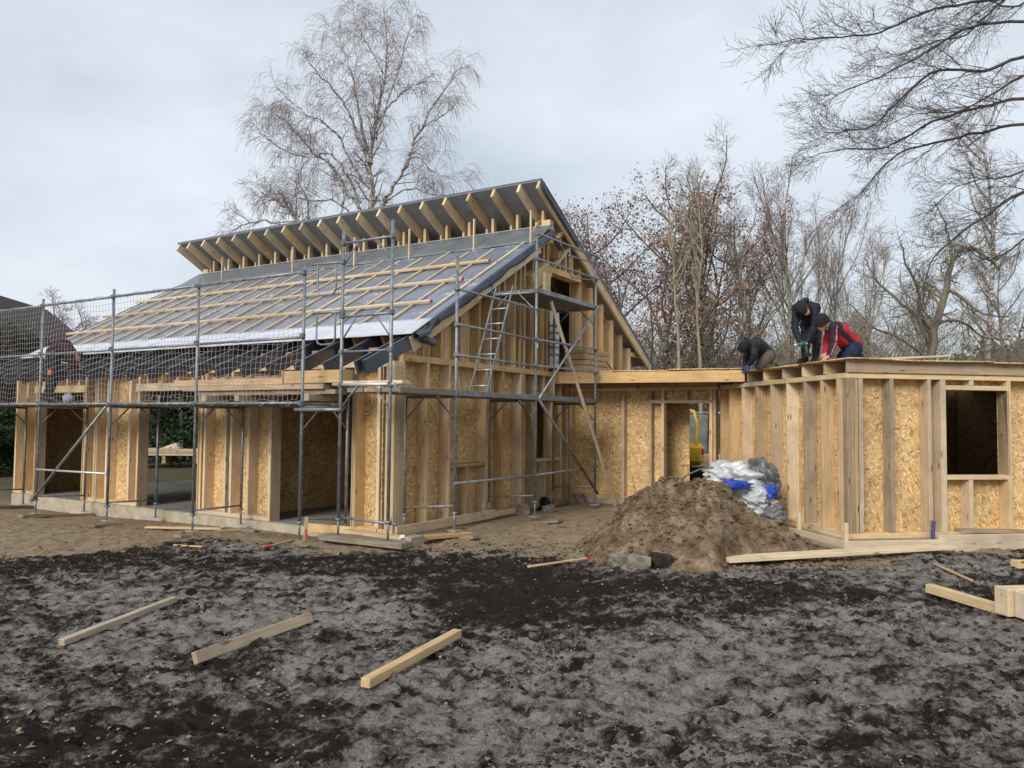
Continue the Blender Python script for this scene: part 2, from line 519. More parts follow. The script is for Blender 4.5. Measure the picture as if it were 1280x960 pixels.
def frame(a, b, up):
    a, b = Vector(a), Vector(b)
    x = (b - a).normalized()
    up = Vector(up)
    z = up - x * up.dot(x)
    if z.length < 1e-4:
        z = Vector((1, 0, 0)) - x * x.x
    z.normalize()
    y = z.cross(x)
    m = Matrix((x, y, z)).transposed().to_4x4()
    m.translation = a
    return m


def beam(parent, name, a, b, w, d, mat='wood', up=(0, 0, 1), bev=0.004):
    a, b = Vector(a), Vector(b)
    return obj(name, box_mesh((b - a).length, w, d, M[mat] if isinstance(mat, str) else mat, bev), None, parent, frame(a, b, up))


def tube_mesh(L, r, mat, n=10):
    key = ('t', round(L, 3), r, mat.name, n)
    if key in _cache:
        return _cache[key]
    vs, fs = [], []
    for x in (0, L):
        for i in range(n):
            a = 2 * math.pi * i / n
            vs.append((x, r * math.cos(a), r * math.sin(a)))
    for i in range(n):
        j = (i + 1) % n
        fs.append((i, j, n + j, n + i))
    fs.append(tuple(range(n - 1, -1, -1)))
    fs.append(tuple(range(n, 2 * n)))
    me = mesh_from(vs, fs)
    sm = [True] * n + [False, False]
    me.polygons.foreach_set('use_smooth', sm)
    me.materials.append(mat)
    _cache[key] = me
    return me


def tube(parent, name, a, b, r=0.0242, mat='steel', n=10):
    a, b = Vector(a), Vector(b)
    return obj(name, tube_mesh((b - a).length, r, M[mat], n), None, parent, frame(a, b, (0.01, 0.02, 1)))


def poly_tubes(lines, sides):
    """numpy tubes along many polylines: lines = list of (pts Nx3, radii N); returns verts, quads"""
    groups = {}
    for p, r in lines:
        groups.setdefault(len(p), []).append((p, r))
    V, Q, off = [], [], 0
    for n, items in groups.items():
        P = np.array([[tuple(q) for q in it[0]] for it in items], float)
        Rr = np.array([it[1] for it in items], float)
        T = np.empty_like(P)
        T[:, 1:-1] = P[:, 2:] - P[:, :-2]
        T[:, 0] = P[:, 1] - P[:, 0]
        T[:, -1] = P[:, -1] - P[:, -2]
        T /= np.linalg.norm(T, axis=2, keepdims=True) + 1e-9
        ref = np.zeros_like(T); ref[..., 0] = 1
        mask = np.abs(T[..., 0]) > 0.8
        ref[mask] = (0, 1, 0)
        A = np.cross(T, ref); A /= np.linalg.norm(A, axis=2, keepdims=True) + 1e-9
        B = np.cross(T, A)
        ang = np.arange(sides) * 2 * np.pi / sides
        ring = P[:, :, None, :] + Rr[:, :, None, None] * (np.cos(ang)[None, None, :, None] * A[:, :, None, :] + np.sin(ang)[None, None, :, None] * B[:, :, None, :])
        K = len(items)
        V.append(ring.reshape(-1, 3))
        base = off + (np.arange(K)[:, None, None] * n + np.arange(n - 1)[None, :, None]) * sides
        s = np.arange(sides)[None, None, :]
        s2 = (s + 1) % sides
        q = np.stack([base + s, base + s2, base + sides + s2, base + sides + s], axis=-1)
        Q.append(q.reshape(-1, 4))
        off += K * n * sides
    if not V:
        return np.zeros((0, 3)), np.zeros((0, 4), int)
    return np.concatenate(V), np.concatenate(Q)


def np_mesh(V, Q, mat=None, smooth=True, matidx=None):
    """mesh from numpy verts and equal-sized faces"""
    k = Q.shape[1]
    me = bpy.data.meshes.new('m')
    me.vertices.add(len(V)); me.loops.add(Q.size); me.polygons.add(len(Q))
    me.vertices.foreach_set('co', np.ascontiguousarray(V, dtype=np.float32).ravel())
    me.loops.foreach_set('vertex_index', np.ascontiguousarray(Q, dtype=np.int32).ravel())
    me.polygons.foreach_set('loop_start', np.arange(0, Q.size, k, dtype=np.int32))
    me.polygons.foreach_set('loop_total', np.full(len(Q), k, dtype=np.int32))
    if smooth:
        me.polygons.foreach_set('use_smooth', np.ones(len(Q), dtype=bool))
    if matidx is not None:
        me.polygons.foreach_set('material_index', matidx.astype(np.int32))
    if mat is not None:
        for mm in (mat if isinstance(mat, (list, tuple)) else [mat]):
            me.materials.append(mm)
    me.update(calc_edges=True)
    return me


def bent_tube(parent, name, pts, r, mat, sides=8):
    V, Q = poly_tubes([([Vector(p) for p in pts], [r] * len(pts))], sides)
    return obj(name, np_mesh(V, Q, M[mat]), None, parent)


# numpy value noise
def _hash(ix, iy, seed):
    h = (ix * 374761393 + iy * 668265263 + seed * 982451653) & 0xFFFFFFFF
    h = ((h ^ (h >> 13)) * 1274126177) & 0xFFFFFFFF
    return ((h ^ (h >> 16)) & 0xFFFFFF) / float(0xFFFFFF)


def vnoise(x, y, seed=0):
    ix = np.floor(x).astype(np.int64); iy = np.floor(y).astype(np.int64)
    fx = x - ix; fy = y - iy
    fx = fx * fx * fx * (fx * (fx * 6 - 15) + 10); fy = fy * fy * fy * (fy * (fy * 6 - 15) + 10)
    a = _hash(ix, iy, seed); b = _hash(ix + 1, iy, seed); c = _hash(ix, iy + 1, seed); d = _hash(ix + 1, iy + 1, seed)
    return a + (b - a) * fx + (c - a) * fy + (a - b - c + d) * fx * fy


def fbm(x, y, seed=0, octs=4, gain=0.5):
    s, amp, tot = 0, 1.0, 0
    for k in range(octs):
        s = s + amp * vnoise(x * 2 ** k + 17.3 * k, y * 2 ** k - 9.1 * k, seed + k * 31)
        tot += amp; amp *= gain
    return s / tot


def sstep(a, b, x):
    t = np.clip((x - a) / (b - a), 0, 1)
    return t * t * (3 - 2 * t)


def house_coords(x, y):
    dx, dy = x - P0.x, y - P0.y
    return dx * EG.x + dy * EG.y, dx * EL.x + dy * EL.y


def annex_coords(x, y):
    dx, dy = x - A0.x, y - A0.y
    return dx * EF.x + dy * EF.y, dx * ES.x + dy * ES.y


def base_h(x, y):
    """smooth lie of the land"""
    x = np.asarray(x, float); y = np.asarray(y, float)
    z = 0.03 - 0.22 * sstep(-2.0, -6.5, x) * sstep(7.5, 11.5, y)
    g, l = house_coords(x, y)
    near = sstep(-1.3, -0.25, g) * sstep(-0.6, 0.6, l) * sstep(16, 12, l)
    z = z * (1 - near) + (-0.13 - 0.13 * sstep(2, 9, l)) * near
    inside = sstep(-0.12, -0.02, g) * sstep(-0.12, 0.0, l) * sstep(11.2, 11.05, l) * sstep(9.3, 9.15, g)
    z = z * (1 - inside) - 0.32 * inside
    f, s = annex_coords(x, y)
    ann = sstep(-0.5, -0.05, f) * sstep(-0.35, -0.02, s) * sstep(5.3, 5.2, f) * sstep(9, 8.9, s)
    z = z * (1 - ann) - 0.05 * ann
    return z


def bh(x, y):
    return float(base_h(np.array([x]), np.array([y]))[0])


# ------------------------------------------------------------------ ground
SAND_EDGE = [(-40, 11), (-9.5, 9.3), (-6.4, 9.8), (-5.9, 10.8), (-5.6, 11.35), (-4.66, 11.6), (-3.5, 11.1), (-2.44, 10.1), (-1.2, 9.95), (0.0, 10.1), (1.0, 9.6), (2.44, 9.1), (3.5, 9.45), (4.57, 9.75), (5.8, 10.4), (7, 10.5), (40, 11)]


def make_ground():
    def geo(a, b, first):
        outl, p, s = [], a, first
        sg = 1 if b > a else -1
        while (b - p) * sg > s:
            p += sg * s; outl.append(p); s *= 1.35
        outl.append(b)
        return outl
    xs = sorted(geo(-9.5, -600, 0.1)) + list(np.arange(-9.5, 9.5, 0.033)) + geo(9.5, 600, 0.1)
    ys = sorted(geo(3.2, -200, 0.1)) + list(np.arange(3.2, 7.5, 0.024)) + list(np.arange(7.5, 13.5, 0.045)) + list(np.arange(13.5, 19, 0.12)) + geo(19, 1500, 0.3)
    xs = np.array(sorted(set(np.round(xs, 4)))); ys = np.array(sorted(set(np.round(ys, 4))))
    X, Y = np.meshgrid(xs, ys)
    Zb = base_h(X, Y)
    edge = np.interp(X, [p[0] for p in SAND_EDGE], [p[1] for p in SAND_EDGE])
    d = Y - edge
    wob = (fbm(X * 0.9, Y * 0.9, 5) - 0.5) * 1.3 + (fbm(X * 4, Y * 5, 6) - 0.5) * 0.7
    sand = sstep(-0.65, 0.6, d + wob)
    near = sstep(40, 14, np.abs(X)) * sstep(60, 20, Y)
    # relief: broad undulation, heel-sized hollows, clods
    big = (fbm(X * 0.7, Y * 0.7, 1, 3) - 0.5) * 0.16
    mid = fbm(X * 2.6, Y * 3.4, 2, 4)
    rid = 1 - np.abs(2 * fbm(X * 5.0, Y * 7.0, 3, 4, 0.6) - 1)
    fine = fbm(X * 11, Y * 13, 4, 4, 0.68) - 0.5
    rough = (1 - sand) * 1.0 + sand * 0.6
    dents = np.zeros_like(X)
    rs = np.random.RandomState(3)
    for _ in range(330):
        cx, cy = rs.uniform(-8, 8), rs.uniform(3.5, 12.5)
        th = rs.uniform(0, 3.14); a, b = rs.uniform(0.09, 0.17), rs.uniform(0.04, 0.07)
        i0, i1 = np.searchsorted(ys, [cy - 0.5, cy + 0.5]); j0, j1 = np.searchsorted(xs, [cx - 0.5, cx + 0.5])
        dx = X[i0:i1, j0:j1] - cx; dy = Y[i0:i1, j0:j1] - cy
        u = (dx * math.cos(th) + dy * math.sin(th)) / a; v = (-dx * math.sin(th) + dy * math.cos(th)) / b
        q = u * u + v * v
        dents[i0:i1, j0:j1] += -0.035 * np.exp(-q * q) + 0.016 * np.exp(-((np.sqrt(q) - 1.35) / 0.3) ** 2)
    H = big * 0.4 + (mid - 0.5) * 0.07 + (rid - 0.7) * 0.065 + fine * 0.10
    # keep relief low beside walls, and zero under the buildings
    g, l = house_coords(X, Y); f, s = annex_coords(X, Y)
    keep = 1 - sstep(-0.7, -0.2, g) * sstep(-0.7, -0.2, l) * sstep(12, 11.3, l) * 0.85
    keep *= 1 - sstep(-0.5, -0.1, f) * sstep(-0.5, -0.1, s) * 0.85
    Zg = Zb + (H + dents) * rough * near * keep
    V = np.stack([X, Y, Zg], -1).reshape(-1, 3)
    ny, nx = X.shape
    idx = np.arange(ny * nx).reshape(ny, nx)
    Q = np.stack([idx[:-1, :-1], idx[:-1, 1:], idx[1:, 1:], idx[1:, :-1]], -1).reshape(-1, 4)
    me = np_mesh(V, Q, M['ground'])
    ashn = fbm(X * 0.55 + 3, Y * 0.75, 11, 3) * 0.55 + fbm(X * 2.3, Y * 3.3, 12, 4, 0.6) * 0.45
    bias = np.zeros_like(X)
    for cx, cy, sx, sy, w in ((0.2, 4.8, 2.4, 1.1, 0.17), (2.6, 6.3, 2.0, 1.2, 0.13), (-1.6, 6.4, 1.8, 0.9, 0.12), (-4.5, 7.2, 2.5, 1.2, 0.06), (4.9, 8.8, 1.6, 0.9, 0.12), (1.7, 7.6, 1.4, 0.6, 0.06),
                              (-0.6, 8.0, 1.7, 0.7, -0.15), (0.4, 7.0, 1.0, 0.45, -0.11), (2.7, 7.8, 1.6, 0.5, -0.10), (-2.3, 4.3, 1.5, 0.6, -0.12), (-3.6, 8.9, 2.0, 0.8, -0.05), (2.6, 5.35, 0.5, 0.22, -0.26)):
        bias += w * np.exp(-((X - cx) / sx) ** 2 - ((Y - cy) / sy) ** 2)
    # ash lies on the flats, dark humus shows on the clods and ridges and in the hollows
    ash = ashn + bias - 0.6 * np.clip(rid - 0.86, 0, 1) * 2 - 0.9 * np.clip(-dents * 12, 0, 0.4)
    ash = np.clip((ash - 0.5) * 2.5 + 0.47, -0.4, 0.9)
    farw = np.clip(sstep(15.5, 22, Y) + sstep(14, 25, np.abs(X)) + sstep(-2, -20, Y), 0, 1)
    col = np.stack([ash, sand, farw, np.ones_like(ash)], -1).reshape(-1, 4).astype(np.float32)
    ca = me.color_attributes.new('zone', 'FLOAT_COLOR', 'POINT')
    ca.data.foreach_set('color', col.ravel())
    o = obj('ground', me)
    tag(o, 'churned dark soil with pale ash patches and tan sand towards the house', kind='structure')
    return X, Y, Zg, xs, ys


GX, GY, GZ, GXS, GYS = make_ground()


def gz(x, y):
    """height of the ground sheet"""
    j = int(np.clip(np.searchsorted(GXS, x) - 1, 0, len(GXS) - 2)); i = int(np.clip(np.searchsorted(GYS, y) - 1, 0, len(GYS) - 2))
    tx = (x - GXS[j]) / (GXS[j + 1] - GXS[j]); ty = (y - GYS[i]) / (GYS[i + 1] - GYS[i])
    a = GZ[i, j] * (1 - tx) + GZ[i, j + 1] * tx; b = GZ[i + 1, j] * (1 - tx) + GZ[i + 1, j + 1] * tx
    return float(a * (1 - ty) + b * ty)


# ------------------------------------------------------------------ timber house
# local axes: x = g (along the gable wall, away), y = l (along the eave wall, away), z up
house = thing('timber_house', 'large unfinished timber frame house with blue-grey membrane roof and raised clerestory', 'house', P0, ROT_H)
HL = 11.05          # length
HG = 9.09           # gable width
RZ0, RS = 2.93, 0.575            # lower roof surface z = RZ0 + RS*g
UZ0, US = 6.53, 0.5535           # upper roof surface z = UZ0 - US*(g-4.1)
WD = 0.20           # wall depth


def lowz(g): return RZ0 + RS * g
def upz(g): return UZ0 - US * (g - 4.1)


# slab
beam(house, 'floor_slab', (HG / 2, 0.0, -0.2), (HG / 2, HL, -0.2), HG, 0.4, 'concrete_floor', bev=0.01)
beam(house, 'slab_edge', (-0.012, 0.0, -0.215), (-0.012, HL, -0.215), 0.03, 0.40, 'concrete', bev=0.004)


def eave_stud(l, z0, z1, w=0.06, mat='wood_pale', g=WD / 2, d=WD):
    return beam(house, 'stud', (g, l, z0), (g, l, z1), d, w, mat, up=(0, 1, 0))


def sheet(parent, name, a, b, w, mat='osb', up=(0, 0, 1), th=0.018):
    """board: length a->b, width w at right angles in the wall plane; up = normal of the sheet"""
    return beam(parent, name, a, b, w, th, mat, up=up, bev=0.002)


def wall_sheets(parent, z0, z1, u0, u1, place, mat='osb', step=1.25):
    u = u0
    while u < u1 - 0.02:
        v = min(u + step, u1)
        place(u + 0.002, v - 0.002, z0, z1, mat)
        u = v


def eave_sheet(u, v, z0, z1, mat):
    c = (u + v) / 2
    sheet(house, 'osb_sheet', (WD + 0.01, c, z0), (WD + 0.01, c, z1), v - u, mat, up=(1, 0, 0))


TOPZ = 2.54
segs = [(10.15, 11.05), (6.40, 8.30), (2.67, 4.56), (-0.02, 0.80)]
studs = [[11.02, 10.58, 10.19], [8.26, 7.90, 7.83, 7.47, 6.72, 6.43], [4.52, 4.41, 3.84, 3.69, 3.24, 2.70], [0.77, 0.29, 0.12, 0.01]]
for (a, b), ss in zip(segs, studs):
    beam(house, 'bottom_plate', (WD / 2, a, 0.035), (WD / 2, b, 0.035), WD + 0.004, 0.07, 'wood_pale')
    for l in ss:
        eave_stud(l, 0.07, TOPZ)
    wall_sheets(house, 0.07, TOPZ, a, b, eave_sheet)
# posts flanking the openings are wider, with plain reveals
for l in (10.14, 8.31, 6.39, 4.57, 2.65, 0.81):
    beam(house, 'jamb_board', (WD / 2 - 0.005, l, 0.0), (WD / 2 - 0.005, l, 2.23), WD + 0.02, 0.022, 'wood', up=(0, 1, 0))
for a, b in ((8.30, 10.15), (4.56, 6.40), (0.80, 2.67)):
    beam(house, 'lintel', (WD / 2, a - 0.1, 2.30), (WD / 2, b + 0.1, 2.30), WD + 0.03, 0.145, 'wood_pale')
    n = 4
    for i in range(n):
        l = a + (b - a) * (i + 0.5) / n
        eave_stud(l, 2.375, TOPZ, mat='wood')
    eave_sheet(a, b, 2.375, TOPZ, 'osb')
beam(house, 'top_plate', (WD / 2, -0.02, 2.58), (WD / 2, HL, 2.58), WD + 0.006, 0.08, 'wood_pale')

# inside: partitions, loft floor, end wall and back wall so that the rooms are enclosed
for u in np.arange(0.3, 2.6, 1.25):
    v = min(u + 1.248, 2.6)
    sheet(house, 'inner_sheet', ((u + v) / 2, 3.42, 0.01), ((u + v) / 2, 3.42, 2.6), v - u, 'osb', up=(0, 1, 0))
sheet(house, 'inner_sheet', (4.6, 3.42, 0.01), (4.6, 3.42, 2.6), 1.9, 'osb_shaded', up=(0, 1, 0))
sheet(house, 'inner_sheet', (0.66, 7.95, 0.01), (0.66, 7.95, 2.6), 0.78, 'osb_shaded', up=(0, 1, 0))
sheet(house, 'inner_sheet', (3.5, 1.9, 0.01), (3.5, 1.9, 2.6), 2.6, 'osb_shaded', up=(1, 0, 0))
beam(house, 'loft_floor', (HG / 2, 0.24, 2.68), (HG / 2, HL - 0.24, 2.68), HG - 0.5, 0.022, 'osb_shaded')
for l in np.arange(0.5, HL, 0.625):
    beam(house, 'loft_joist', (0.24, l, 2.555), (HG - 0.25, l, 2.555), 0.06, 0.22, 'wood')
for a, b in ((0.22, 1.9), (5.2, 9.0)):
    sheet(house, 'end_wall_sheet', ((a + b) / 2, HL - 0.2, 0.0), ((a + b) / 2, HL - 0.2, 2.66), b - a, 'osb_shaded', up=(0, 1, 0))
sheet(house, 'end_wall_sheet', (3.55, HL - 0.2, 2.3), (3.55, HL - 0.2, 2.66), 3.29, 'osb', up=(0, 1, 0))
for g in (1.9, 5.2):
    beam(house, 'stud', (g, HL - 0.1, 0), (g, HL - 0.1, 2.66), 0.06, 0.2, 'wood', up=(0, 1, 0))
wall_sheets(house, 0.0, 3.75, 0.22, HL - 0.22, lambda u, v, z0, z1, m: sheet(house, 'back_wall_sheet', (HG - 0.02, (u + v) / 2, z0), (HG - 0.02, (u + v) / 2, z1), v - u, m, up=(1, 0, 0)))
# far gable above the loft (prism outline)
me = mesh_from([(0.3, HL - 0.2, 2.7), (HG - 0.1, HL - 0.2, 2.7), (HG - 0.1, HL - 0.2, 3.6), (4.9, HL - 0.2, 5.9), (4.8, HL - 0.2, 5.3), (0.3, HL - 0.2, 2.85)], [(0, 1, 2, 3, 4, 5)])
me.materials.append(M['osb'])
o = obj('end_gable_sheet', me, None, house)
sol = o.modifiers.new('t', 'SOLIDIFY'); sol.thickness = 0.018

# --- gable wall, ground floor (plane l = 0, facing -l)
GY = WD / 2


def gab(g, z0, z1, w=0.06, mat='wood', d=WD, name='stud'):
    return beam(house, name, (g, d / 2, z0), (g, d / 2, z1), d, w, mat, up=(1, 0, 0))


def gab_sheet(u, v, z0, z1, mat='osb'):
    c = (u + v) / 2
    sheet(house, 'osb_sheet', (c, WD + 0.01, z0), (c, WD + 0.01, z1), v - u, mat, up=(0, 1, 0))


beam(house, 'bottom_plate', (0.21, GY, 0.04), (5.75, GY, 0.04), WD + 0.004, 0.08, 'wood')
beam(house, 'sole_plate', (0.0, GY, 0.031), (0.205, GY, 0.031), WD, 0.062, 'wood')
for g in (0.24, 0.85, 1.44, 2.56, 3.11, 3.76, 3.85, 4.30, 5.03, 5.40, 5.70):
    gab(g, 0.08, 2.64, mat='wood_pale' if g < 0.3 else 'wood')
beam(house, 'top_plate', (0.21, GY, 2.69), (9.09, GY, 2.69), WD + 0.006, 0.10, 'wood')
# unopened window: sill with a short cripple below
beam(house, 'window_sill', (1.47, GY, 0.96), (2.53, GY, 0.96), WD, 0.055, 'wood')
gab(1.98, 0.08, 0.93)
# open window
beam(house, 'window_sill', (4.33, GY, 0.945), (5.37, GY, 0.945), WD, 0.065, 'wood')
gab(4.72, 0.08, 0.91)
beam(house, 'lintel', (4.33, GY, 2.255), (5.0, GY, 2.255), WD, 0.08, 'wood')
gab(4.66, 2.30, 2.64)
for a, b in ((0.0, 1.25), (1.25, 2.5), (2.5, 3.75), (3.75, 4.33)):
    gab_sheet(a + 0.002, b - 0.002, 0.06, 2.64)
gab_sheet(4.33, 5.0, 0.06, 0.97); gab_sheet(4.33, 5.0, 2.215, 2.64); gab_sheet(5.0, 5.75, 0.06, 2.64)
wall_sheets(house, 0.06, 2.64, 5.75, 9.05, gab_sheet)
for g in (6.3, 6.9, 7.5, 8.1, 8.7, 9.05):
    gab(g, 0.08, 2.64)


# --- gable wall above the plate
def gable_top(g):
    return (lowz(g) if g < 4.7 else upz(g)) - 0.24


for g in (1.20, 1.76, 2.30, 2.68, 2.93, 3.12, 3.50, 3.70, 3.86, 4.18, 4.60):
    gab(g, 2.74, gable_top(g) + 0.02)
D2 = 0.24
for g in (6.25, 6.86, 7.42, 7.98, 8.52, 9.03):
    gab(g, 2.74, gable_top(g) - (0.0 if g > 6 else 0.0), d=D2)
gab(4.77, 2.74, 5.75, w=0.07)
gab(5.86, 4.90, gable_top(5.86) + 0.02)
beam(house, 'lintel', (4.81, GY, 4.84), (6.25, GY, 4.84), D2, 0.12, 'wood_pale')
gab(5.3, 4.90, gable_top(5.3) - 0.25); gab(5.55, 4.90, gable_top(5.55) - 0.1)
beam(house, 'diagonal_strut', (5.02, 0.03, 4.92), (5.75, 0.03, 5.48), 0.05, 0.12, 'wood_pale', up=(0, 1, 0))
beam(house, 'collar_rafter', (4.3, 0.06, 5.22), (5.75, 0.06, 5.42 + 0.42), 0.06, 0.20, 'wood_pale', up=(0, 1, 0))
# sheathing inside the gable studs: cut to the roof line, each sheet a part
for a, b in ((0.25, 1.25), (1.25, 2.5), (2.5, 3.75), (3.75, 4.8)):
    y0, y1 = WD + 0.002, WD + 0.02
    za, zb = gable_top(a), gable_top(b)
    vs = [(a + .002, y0, 2.66), (b - .002, y0, 2.66), (b - .002, y0, zb), (a + .002, y0, za), (a + .002, y1, 2.66), (b - .002, y1, 2.66), (b - .002, y1, zb), (a + .002, y1, za)]
    me = mesh_from(vs, [(0, 1, 2, 3), (7, 6, 5, 4), (0, 4, 5, 1), (1, 5, 6, 2), (2, 6, 7, 3), (3, 7, 4, 0)])
    me.materials.append(M['osb'])
    obj('osb_sheet', me, None, house)
for a, b in ((6.22, 7.2), (7.2, 8.2), (8.2, 9.06)):
    y0, y1 = D2 + 0.002, D2 + 0.02
    vs = [(a + .002, y0, 2.66), (b - .002, y0, 2.66), (b - .002, y0, gable_top(b)), (a + .002, y0, gable_top(a)), (a + .002, y1, 2.66), (b - .002, y1, 2.66), (b - .002, y1, gable_top(b)), (a + .002, y1, gable_top(a))]
    me = mesh_from(vs, [(0, 1, 2, 3), (7, 6, 5, 4), (0, 4, 5, 1), (1, 5, 6, 2), (2, 6, 7, 3), (3, 7, 4, 0)])
    me.materials.append(M['osb'])
    obj('osb_sheet', me, None, house)
# box and packing piece by the top deck
beam(house, 'verge_block', (3.95, -0.03, 4.42), (4.62, -0.03, 4.80), 0.24, 0.30, 'wood', up=(0, 0, 1))
beam(house, 'end_block', (4.3, -0.10, 4.46), (4.52, -0.10, 4.46), 0.20, 0.42, 'wood_pale')
# a brace seen inside the upper opening
beam(house, 'inner_brace', (4.7, 1.6, 4.6), (7.4, 1.6, 3.0), 0.06, 0.16, 'wood', up=(0, 1, 0))
beam(house, 'inner_brace', (6.2, 2.2, 4.9), (5.0, 2.2, 2.9), 0.05, 0.12, 'wood', up=(0, 1, 0))

# --- lower roof: rafters with painted tails, membrane, battens
NR = 18
rl = [0.03 + i * 0.622 for i in range(NR)]
for l in rl:
    l = min(l, HL - 0.03)
    beam(house, 'rafter', (0.46, l, lowz(0.46) - 0.165), (4.75, l, lowz(4.75) - 0.165), 0.06, 0.22, 'wood_pale')
    beam(house, 'rafter_tail', (-0.72, l + 0.058, 2.575 - 0.10), (0.42, l + 0.058, 2.575 + 1.14 * 0.455 - 0.10), 0.055, 0.20, 'tail')
beam(house, 'rafter_tail', (-0.74, -0.09, 2.575 - 0.10), (0.50, -0.09, 2.575 + 1.24 * 0.455 - 0.10), 0.06, 0.21, 'tail')
beam(house, 'rafter_tail', (-0.72, HL + 0.30, 2.475), (0.42, HL + 0.30, 2.475 + 1.14 * 0.455), 0.055, 0.20, 'tail')
beam(house, 'rafter_tail', (-0.72, HL + 0.75, 2.475), (0.42, HL + 0.75, 2.475 + 1.14 * 0.455), 0.055, 0.20, 'tail')
# blocking between the tails
for i in range(NR - 1):
    beam(house, 'blocking', (0.13, rl[i] + 0.09, 2.74), (0.13, rl[i + 1] - 0.03, 2.74), 0.03, 0.22, 'wood')


def roof_sheet(name, g0, g1, l0, l1, zf, mat, ng=24, nl=60, lift=0.0, wav=0.006, th=0.012, seed=1):
    gs = np.linspace(g0, g1, ng); ls = np.linspace(l0, l1, nl)
    G_, L_ = np.meshgrid(gs, ls)
    zz = zf(G_) + lift + (fbm(G_ * 3, L_ * 2.2, seed, 3) - 0.5) * 2 * wav
    V = np.stack([G_, L_, zz], -1).reshape(-1, 3)
    idx = np.arange(V.shape[0]).reshape(nl, ng)
    Q = np.stack([idx[:-1, :-1], idx[:-1, 1:], idx[1:, 1:], idx[1:, :-1]], -1).reshape(-1, 4)
    o = obj(name, np_mesh(V, Q, M[mat]), None, house)
    s_ = o.modifiers.new('t', 'SOLIDIFY'); s_.thickness = th; s_.offset = -1
    return o


LV, LF = -0.16, HL + 0.24
sheet_len = [0, 0]
# roof boarding under the membrane, then laps of membrane laid across the slope
for i in range(9):
    a = LV + 0.02 + i * (LF - LV - 0.04) / 9; b = LV + 0.02 + (i + 1) * (LF - LV - 0.04) / 9
    sheet(house, 'roof_board', (0.62, (a + b) / 2, lowz(0.62) - 0.04), (4.78, (a + b) / 2, lowz(4.78) - 0.04), b - a - 0.004, 'osb', up=(-RS, 0, 1), th=0.022)
lap = [0.30, 1.72, 3.15, 4.0]
for i in range(3):
    roof_sheet('roof_membrane', lap[i] - (0.08 if i else 0), lap[i + 1], LV, LF, lowz, 'membrane', lift=-0.006 + 0.004 * i, seed=5 + i)
roof_sheet('eave_strip', 0.17, 0.70, LV - 0.03, LF + 0.04, lowz, 'white_strip', ng=8, lift=0.02, wav=0.008, seed=9)
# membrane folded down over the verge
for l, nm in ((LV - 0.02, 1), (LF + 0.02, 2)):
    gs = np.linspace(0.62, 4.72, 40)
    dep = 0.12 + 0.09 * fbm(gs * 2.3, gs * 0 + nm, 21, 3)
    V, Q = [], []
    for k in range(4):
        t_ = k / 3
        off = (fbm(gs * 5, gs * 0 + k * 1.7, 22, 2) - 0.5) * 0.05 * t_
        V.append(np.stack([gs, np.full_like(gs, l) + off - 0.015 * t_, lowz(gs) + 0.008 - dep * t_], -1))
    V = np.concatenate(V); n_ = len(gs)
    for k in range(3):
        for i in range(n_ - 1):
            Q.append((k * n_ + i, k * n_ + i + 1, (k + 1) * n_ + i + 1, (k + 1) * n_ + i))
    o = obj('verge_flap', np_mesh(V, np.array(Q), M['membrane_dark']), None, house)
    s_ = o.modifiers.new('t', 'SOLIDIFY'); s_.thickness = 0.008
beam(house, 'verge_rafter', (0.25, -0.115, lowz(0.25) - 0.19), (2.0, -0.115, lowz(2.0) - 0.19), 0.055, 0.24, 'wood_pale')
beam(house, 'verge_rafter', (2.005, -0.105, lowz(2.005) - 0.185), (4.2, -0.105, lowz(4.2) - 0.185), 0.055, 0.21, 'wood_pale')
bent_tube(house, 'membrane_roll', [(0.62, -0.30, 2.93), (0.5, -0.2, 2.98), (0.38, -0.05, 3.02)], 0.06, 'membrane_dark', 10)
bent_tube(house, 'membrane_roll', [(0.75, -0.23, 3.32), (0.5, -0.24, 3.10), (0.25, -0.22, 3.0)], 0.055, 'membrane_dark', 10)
# counter battens up the slope, battens across it
nb = 19
for i in range(nb):
    l = 0.10 + i * 0.602
    top = 3.80 + 0.16 * ((i * 7) % 3 == 0)
    beam(house, 'counter_batten', (0.62, l, lowz(0.62) + 0.022), (min(top, 4.35), l, lowz(min(top, 4.35)) + 0.022), 0.045, 0.032, 'wood_pale')
for g in (1.27, 2.18, 3.03):
    cuts = [0.30, 3.3, 6.1, 8.9, 11.42]
    for a, b in zip(cuts[:-1], cuts[1:]):
        beam(house, 'roof_batten', (g + random.uniform(-.012, .012), a + 0.003, lowz(g) + 0.062), (g + random.uniform(-.012, .012), b - 0.003, lowz(g) + 0.062), 0.065, 0.045, 'wood_pale', up=(-RS, 0, 1))
    beam(house, 'painted_end', (g, 0.285, lowz(g) + 0.062), (g, 0.297, lowz(g) + 0.062), 0.066, 0.046, 'red', up=(-RS, 0, 1), bev=0)
